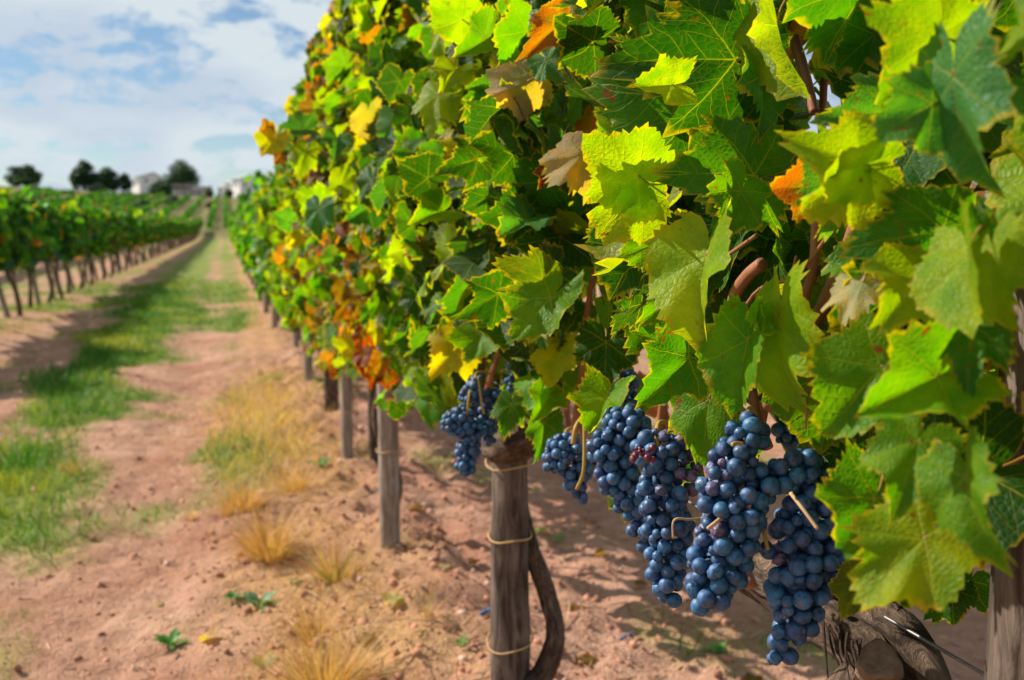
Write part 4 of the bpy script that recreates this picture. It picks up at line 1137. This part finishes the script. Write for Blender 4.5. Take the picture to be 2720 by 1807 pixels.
M_WALL = plain('pale_render', (0.72, 0.68, 0.66), (0.82, 0.78, 0.75), 0.8, 0.9, 0.1)
M_ROOF = plain('grey_green_roof', (0.20, 0.24, 0.23), (0.32, 0.36, 0.34), 1.2, 0.7, 0.3)
M_TILE = plain('faded_tile_roof', (0.38, 0.27, 0.22), (0.48, 0.36, 0.30), 1.5, 0.85, 0.2)
M_GLASS = plain('dark_window', (0.04, 0.045, 0.055), (0.07, 0.075, 0.085), 1.0, 0.2, 0.5)
def box(name, a, b, mat, parent):
    x0, y0, z0 = a; x1, y1, z1 = b
    V = [(x0, y0, z0), (x1, y0, z0), (x1, y1, z0), (x0, y1, z0), (x0, y0, z1), (x1, y0, z1), (x1, y1, z1), (x0, y1, z1)]
    F = [(0, 3, 2, 1), (4, 5, 6, 7), (0, 1, 5, 4), (1, 2, 6, 5), (2, 3, 7, 6), (3, 0, 4, 7)]
    return link(name, mk_mesh(name, V, np.array(F), mat), parent)
def gable_wall(name, x0, x1, y0, y1, z0, ze0, ze1, xr, zr, mat, parent):
    V = [(x0, y0, z0), (x1, y0, z0), (x1, y0, ze1), (xr, y0, zr), (x0, y0, ze0), (x0, y1, z0), (x1, y1, z0), (x1, y1, ze1), (xr, y1, zr), (x0, y1, ze0)]
    me = mk_mesh(name, V, [np.array([(0, 1, 2, 3, 4)]), np.array([(9, 8, 7, 6, 5)]), np.array([(0, 4, 9, 5), (1, 6, 7, 2), (2, 7, 8, 3), (3, 8, 9, 4)])], mat)
    return link(name, me, parent)
def slab(name, p0, p1, y0, y1, t, mat, parent):
    (xa, za), (xb, zb) = p0, p1
    V = [(xa, y0, za), (xb, y0, zb), (xb, y0, zb + t), (xa, y0, za + t), (xa, y1, za), (xb, y1, zb), (xb, y1, zb + t), (xa, y1, za + t)]
    F = [(0, 1, 2, 3), (7, 6, 5, 4), (0, 4, 5, 1), (3, 2, 6, 7), (0, 3, 7, 4), (1, 5, 6, 2)]
    return link(name, mk_mesh(name, V, np.array(F), mat), parent)
def house(label, Y, uL, uR, ur, v_eaveL, v_eaveR, v_ridge, blocks, win, turn):
    """gable end towards the path, the long sunny side wall turned a little to the left; blocks: (depth, drop, inset) one behind the other"""
    g = lambda u, v: aty(u, v, Y)
    x0, x1, xr = g(uL, 500).x, g(uR, 500).x, g(ur, 500).x
    k = 1 / math.cos(turn)
    x1 = x0 + (x1 - x0) * k; xr = x0 + (xr - x0) * k
    zb = float(height((x0 + x1) / 2, Y)) - .8
    zl, zr_, zt = g(uL, v_eaveL).z, g(uR, v_eaveR).z, g(ur, v_ridge).z
    e = empty('farmhouse', (x0, Y, zb), label, 'house', 'farm buildings on the ridge')
    M = Matrix.Translation((x0, Y, 0)) @ Matrix.Rotation(turn, 4, 'Z') @ Matrix.Translation((-x0, -Y, 0))
    made = []
    y0, ov = Y, .35
    for q, (dep, drop, inset) in enumerate(blocks):
        xa, xb, xm = x0 + inset, x1, xr
        za, zc, zm = zl - drop, zr_ - drop, zt - drop
        made.append(gable_wall('wall', xa, xb, y0 + .003 * q, y0 + dep, zb, za, zc, xm, zm, M_WALL, e))
        sl = (zm - za) / (xm - xa); sr = (zc - zm) / (xb - xm)
        made.append(slab('roof', (xa - ov, za - sl * ov + .02), (xm, zm + .02), y0 - (ov if q == 0 else -.02), y0 + dep + .1, .14, M_ROOF, e))
        made.append(slab('roof', (xm + .003, zm + .02), (xb + ov, zc + sr * ov + .02), y0 - (ov if q == 0 else -.02), y0 + dep + .1, .14, M_ROOF, e))
        for t in (.3, .7):
            yc = y0 + dep * t
            made.append(box('window', (xa - .05, yc - .4, za - 1.9), (xa + .05, yc + .4, za - .9), M_GLASS, e))
        y0 += dep
    for (u0, u1, va, vb) in win:
        a, c = g(u0, vb), g(u1, va)
        xa, xb = x0 + (a.x - x0) * k, x0 + (c.x - x0) * k
        made.append(box('window', (xa, Y - .06, a.z), (xb, Y + .05, c.z), M_GLASS, e))
        made.append(box('sill', (xa - .1, Y - .14, a.z - .12), (xb + .1, Y - .003, a.z - .004), M_WALL, e))
    for o in made:
        o.matrix_basis = parent_inv(e) @ M
    return e
house('smaller pale house half hidden by the dark bush and spreading tree', 300, 371, 434, 407, 469, 474, 458, [(3.2, 0, 0), (3.6, .6, .3)], [(385, 391, 475, 484), (414, 418, 478, 486)], R(24))
house('taller pale gabled house at the end of the hill track', 292, 638, 689, 666, 476, 483, 464, [(5, 0, 0), (5.5, .9, .5), (5, 1.8, .9)], [(648, 654, 483, 493), (670, 674, 487, 495)], R(26))
# low open shed between the houses
Ys = 300
xa, xb = aty(459, 500, Ys).x, aty(557, 500, Ys).x
zb = float(height((xa + xb) / 2, Ys)) - .5; zt = aty(459, 494, Ys).z; zt2 = aty(557, 501, Ys).z
sh = empty('shed', ((xa + xb) / 2, Ys, zb), 'long low shed with faded tile roof between the two houses', 'shed', 'farm buildings on the ridge')
slab('roof', (xa - .3, zt), (xb + .3, zt2), Ys - .5, Ys + 5, .5, M_TILE, sh)
box('wall', (xa, Ys + 3.5, zb), (xb, Ys + 3.8, min(zt, zt2) - .01), M_WALL, sh)
for q in range(6):
    x = xa + (xb - xa) * (q + .02) / 5.1
    box('pillar', (x, Ys, zb), (x + .3, Ys + .3, min(zt, zt2) - .005), M_WALL, sh)

# ------------------------------------------------------------------ grass, weeds, clods
BL_V = np.array([(-.5, 0, 0), (.5, 0, 0), (-.32, .12, .5), (.32, .12, .5), (0, .42, 1.0)]); BL_F = np.array([(0, 1, 3), (0, 3, 2), (2, 3, 4)])
def grass_material(name):
    b = NB(name)
    c = b.n('ShaderNodeAttribute', attribute_name='col').outputs['Color']
    tr = b.n('ShaderNodeBsdfTranslucent'); b.put(tr.inputs['Color'], b.mix(1.0, c, (1.5, 1.4, .6), 'MULTIPLY'))
    mx = b.n('ShaderNodeMixShader'); mx.inputs[0].default_value = .35
    b.t.links.new(b.bsdf(c, .55, .3), mx.inputs[1]); b.t.links.new(tr.outputs[0], mx.inputs[2])
    return b.done(mx.outputs[0])
M_GRASS = grass_material('grass_blade')
def blades(P, h, w, lean, C, r_, name):
    n = len(P)
    a = r_.uniform(0, 6.283, n)
    X = np.stack([np.cos(a), np.sin(a), np.zeros(n)], 1); Y = np.stack([-np.sin(a), np.cos(a), np.zeros(n)], 1)
    Z = unit(np.stack([r_.normal(size=n) * lean, r_.normal(size=n) * lean, np.ones(n)], 1))
    S = np.stack([w, h * r_.uniform(.3, 1.3, n), h], 1)
    return scatter(BL_V, BL_F, P, X, Y, Z, S, C, None, M_GRASS, name)
def on_ground(x, y, dz=0.0):
    return np.stack([x, y, gz(x, y) + dz], 1)
r_ = np.random.default_rng(31)
n = 420000
yy = 1.6 + 24 * r_.random(n) ** 1.7; xx = r_.uniform(-3.4, 2.6, n)
g, s = cover(xx, yy)
k = r_.random(n) < g ** 1.5 * np.where(np.abs(xx + 1.1) < .8, .62, .34) * np.clip((25 - yy) / 14, 0, 1)
xx, yy = xx[k], yy[k]
nn = fbm(xx * 2, yy * 2, 3, 40)
mixf = np.clip((nn - .38) * 3 + r_.normal(size=len(xx)) * .25, 0, 1)[:, None]
C = (np.array([.05, .17, .012]) * (1 - mixf) + np.array([.28, .32, .035]) * mixf) * r_.uniform(.7, 1.3, (len(xx), 1))
hh = r_.uniform(.018, .075, len(xx)) * (.55 + .9 * fbm(xx * 4, yy * 4, 2, 71)) * (1 + .5 * np.exp(-((xx + 1.2) / .35) ** 2)) * (1 + yy * .02)
me = blades(on_ground(xx, yy, -.004), hh, .0022 + .0003 * yy + hh * .03, .45, C, r_, 'grass')
tag(link('grass', me), 'short green grass growing down the middle of the path', 'grass', None, 'stuff')
n = 170000
yy = 1.7 + 12 * r_.random(n) ** 1.4; xx = r_.uniform(-3.2, 1.6, n)
g, s = cover(xx, yy)
back = np.exp(-((yy - 6.2) / 1.9) ** 2) * np.exp(-((xx - .18) / .36) ** 2)
k = r_.random(n) < s ** 2 * .30 + back * .8
xx, yy, bk = xx[k], yy[k], back[k]
mixf = np.clip(r_.random(len(xx)) * .8 + bk * .5, 0, 1)[:, None]
C = (np.array([.46, .20, .06]) * (1 - mixf) + np.array([.58, .44, .16]) * mixf) * r_.uniform(.7, 1.25, (len(xx), 1))
hh = r_.uniform(.012, .06, len(xx)) + bk * r_.uniform(.03, .16, len(xx))
me = blades(on_ground(xx, yy, -.004), hh, .0018 + hh * .018, .7, C, r_, 'dry_grass')
tag(link('dry_grass', me), 'dry straw-coloured grass along the foot of the near row', 'grass', None, 'stuff')

def tuft(label, u, v, hpx, wpx, nb, seed, green=.1, cat='grass tuft', name='dry_grass_tuft', c1=(.46, .22, .075), c2=(.62, .44, .19)):
    r_ = np.random.default_rng(seed)
    b = atz(u, v, 0.02); dist = (b - CAM).dot(c_f)
    H, W = hpx * dist / FPX, wpx * dist / FPX
    n = nb
    a = r_.uniform(0, 6.283, n); rr = W * .22 * np.sqrt(r_.random(n))
    x, y = b.x + rr * np.cos(a), b.y + rr * np.sin(a)
    P = on_ground(x, y, -.006)
    out = np.stack([np.cos(a), np.sin(a), np.zeros(n)], 1)
    Z = unit(np.array([0, 0, 1.0]) + out * (rr / (W * .22))[:, None] * .75 + r_.normal(size=(n, 3)) * .3)
    Y = unit(out - Z * (out * Z).sum(1)[:, None]); X = np.cross(Y, Z)
    h = H * r_.uniform(.45, 1.05, n)
    m = r_.random((n, 1))
    C = (np.array(c1) * (1 - m) + np.array(c2) * m) * r_.uniform(.75, 1.2, (n, 1))
    gm = (r_.random(n) < green) & (h < H * .8)
    C[gm] = np.array([.14, .24, .02])
    S = np.stack([np.full(n, .0016) + h * .006, h * r_.uniform(.2, 1.2, n), h], 1)
    me = scatter(BL_V, BL_F, P, X, Y, Z, S, C, None, M_GRASS, name)
    o = link(name, me, None, None)
    return tag(o, label, cat, 'tufts at the foot of the near row')
for q in (('widest orange dry grass tuft, left of the squared brown post', 715, 1470, 170, 230, 620, 1, .06), ('orange dry tuft just behind the widest tuft', 650, 1345, 130, 150, 340, 2, .02),
          ('dry tuft with green blades at its base, nearest the brown post', 893, 1545, 190, 150, 260, 3, .35), ('large dry tuft at the lower picture edge', 860, 1830, 250, 330, 560, 4, .12),
          ('sparse dry tuft just above the large lowest one', 830, 1680, 150, 190, 160, 5, .05), ('tiny round dry tuft on bare soil beside the orange ones', 506, 1358, 40, 55, 110, 6, 0),
          ('small low dry tuft between tiny tuft and orange tuft', 600, 1352, 60, 80, 120, 7, 0), ('dry tuft by the edge of the green strip', 195, 1245, 70, 110, 130, 8, .05),
          ('dry tuft close behind the orange tufts beside weeds', 790, 1300, 120, 150, 200, 9, .1), ('lone tall straw clump beside the old stake foot', 1130, 1700, 150, 60, 24, 10, .3)):
    tuft(*q)
# small weeds: rosettes of real leaves
def lens_leaf():
    V = np.array([(0, 0, 0), (-.16, .3, .10), (.16, .3, .10), (-.2, .6, .13), (.2, .6, .13), (0, .3, .06), (0, .6, .08), (0, 1, .02)])
    F = np.array([(0, 5, 1), (0, 2, 5), (1, 5, 6), (1, 6, 3), (5, 2, 4), (5, 4, 6), (3, 6, 7), (6, 4, 7)])
    return V, F
LV, LF = lens_leaf()
def weed(label, u, v, size_px, nl, c, seed, upright=.35):
    r_ = np.random.default_rng(seed)
    b = atz(u, v, .01); d = (b - CAM).dot(c_f); S0 = size_px * d / FPX
    e = empty('weed', (b.x, b.y, float(gz(b.x, b.y))), label, 'weed', 'weeds on the soil')
    for q in range(nl):
        a = q * 2.4 + r_.uniform(-.3, .3)
        Y = unit(np.array([math.cos(a), math.sin(a), r_.uniform(.1, upright * 2)]))
        X = unit(np.cross(Y, [0, 0, 1.0])); Z = np.cross(X, Y)
        s = S0 * r_.uniform(.35, .65)
        P = np.array([b.x, b.y, float(gz(b.x, b.y))]) + Y * s * .1
        cl = np.array(c) * r_.uniform(.8, 1.2)
        me = scatter(LV, LF, P[None], X[None], Y[None], Z[None], np.array([s]), cl[None], None, M_GRASS, 'leaf', True)
        link('leaf', me, e)
    return e
for q in (('grey-green star-shaped weed in the middle of the bare soil', 690, 1610, 110, 11, (.13, .26, .12), 1), ('small bright weed beside the grey-green star weed', 615, 1590, 60, 8, (.06, .22, .04), 2),
          ('bright green weed nearest the lower edge of the path', 450, 1690, 90, 12, (.07, .24, .02), 3), ('green weed climbing beside the slim grey post', 845, 1255, 70, 12, (.06, .22, .03), 4),
          ('weed among clods below the old stake', 1225, 1750, 50, 8, (.10, .25, .04), 5), ('seedling weed in shade under the bunches', 1480, 1440, 50, 8, (.10, .28, .05), 6),
          ('spindly weed in shadow under the biggest bunches', 1900, 1740, 70, 10, (.08, .26, .03), 7), ('pale weed beside the trunk behind the stake', 1430, 1420, 60, 8, (.22, .28, .06), 8)):
    weed(*q)
# clods and litter
CV, CF = ico(1)
r_ = np.random.default_rng(61)
CV = CV * (1 + .28 * r_.normal(size=(len(CV), 1)).clip(-1, 1))
n = 11000
yy = 1.5 + 7 * r_.random(n) ** 1.5; xx = np.where(r_.random(n) < .6, .72 + r_.normal(size=n) * .5, r_.uniform(-2.6, 2.8, n))
P = on_ground(xx, yy, .0)
Z = unit(r_.normal(size=(n, 3))); Y = unit(np.cross(Z, r_.normal(size=(n, 3)))); X = np.cross(Y, Z)
S = r_.uniform(.002, .006, n) + .014 * r_.random(n) ** 7
C = np.array([.40, .19, .12]) * r_.uniform(.8, 1.35, (n, 1)) + (r_.random((n, 1)) < .06) * np.array([.25, .22, .2])
b = NB('soil_clod'); cc_ = b.n('ShaderNodeAttribute', attribute_name='col').outputs['Color']
M_CLOD = b.done(b.bsdf(cc_, .95, .1))
tag(link('soil_clods', scatter(CV, CF, P, X, Y, Z, S, C, None, M_CLOD, 'soil_clods', True)), 'small reddish clods and pebbles strewn under the vines', 'soil', None, 'stuff')
n = 6500
SV, SF, _ = tube([(0, 0, 0), (.03, .5, .03), (0, 1, 0)], [.03, .03, .02], 4, 4)
SF4 = np.concatenate([np.array([[q[0], q[1], q[2]] for q in SF[0]]), np.array([[q[0], q[2], q[3]] for q in SF[0]]), SF[1]])
yy = 1.5 + 7 * r_.random(n) ** 1.4; xx = np.where(r_.random(n) < .65, .6 + r_.normal(size=n) * .55, r_.uniform(-2, 2.4, n))
P = on_ground(xx, yy, .004); a = r_.uniform(0, 6.28, n)
Y = unit(np.stack([np.cos(a), np.sin(a), r_.normal(size=n) * .12], 1)); X = unit(np.cross(Y, [0, 0, 1.0])); Z = np.cross(X, Y)
C = np.array([.46, .31, .20]) * r_.uniform(.35, 1.4, (n, 1))
L_ = r_.uniform(.01, .05, n) + .06 * r_.random(n) ** 8
tag(link('straw_litter', scatter(SV, SF4, P, X, Y, Z, np.stack([L_ * .9, L_, L_ * .9], 1), C, None, M_CLOD, 'straw_litter')), 'broken straw and twig litter on the soil', 'litter', None, 'stuff')
# fallen grapes and leaves
for (u, v, lb, m_, s) in ((1288, 1668, 'fallen blue grape lying on soil left of the old stake', 3, .008), (1197, 1680, 'tiny fallen grape further out from the old stake', 1, .0055), (1162, 1672, 'tiniest fallen grape beside dry grass', 1, .005), (1660, 1700, 'dark fallen shrivelled grapes on soil under the bunches', 4, .008)):
    q = atz(u, v, .02); q.z = float(gz(q.x, q.y))
    e = empty('fallen_grape', q, lb, 'grapes', 'fallen grapes')
    for t in range(m_):
        link('grape', (BERRIES + RAISINS)[(t + (4 if m_ == 4 else 0)) % 8], e, Matrix.Translation(q + Vector((.011 * t - .008, .009 * (t % 2), s * .8 + (.009 if t == 2 else 0)))) @ Matrix.Scale(s, 4))
FL = [(1350, 1480, 'pale'), (1600, 1480, 'brown'), (1100, 1380, 'brown'), (1180, 1560, 'pale'), (980, 1720, 'brown'), (700, 1740, 'pale'), (420, 1560, 'pale'), (1560, 1760, 'brown'), (1530, 1620, 'brown'), (1700, 1560, 'brown'), (1450, 1400, 'brown'), (1050, 1620, 'pale'), (1250, 1500, 'brown'), (2000, 1800, 'brown'), (2420, 1720, 'brown'), (2500, 1780, 'brown'), (780, 1560, 'pale'), (560, 1680, 'pink')]
for k, (u, v, cn) in enumerate(FL):
    q = atz(u, v, .03); q.z = float(gz(q.x, q.y)) + .012
    o = link('fallen_leaf', LEAVES[(k * 3) % 16], None, Matrix.Translation(q) @ Matrix.Rotation(k * 1.9, 4, 'Z') @ Matrix.Rotation(.3 * math.sin(k), 4, 'X') @ Matrix.Scale(.028 + .008 * (k % 3), 4))
    o.color = (*LEAF_COL[cn], 1)
    tag(o, 'small curled dead leaf lying on the soil', 'leaf', 'dead leaves on the soil')
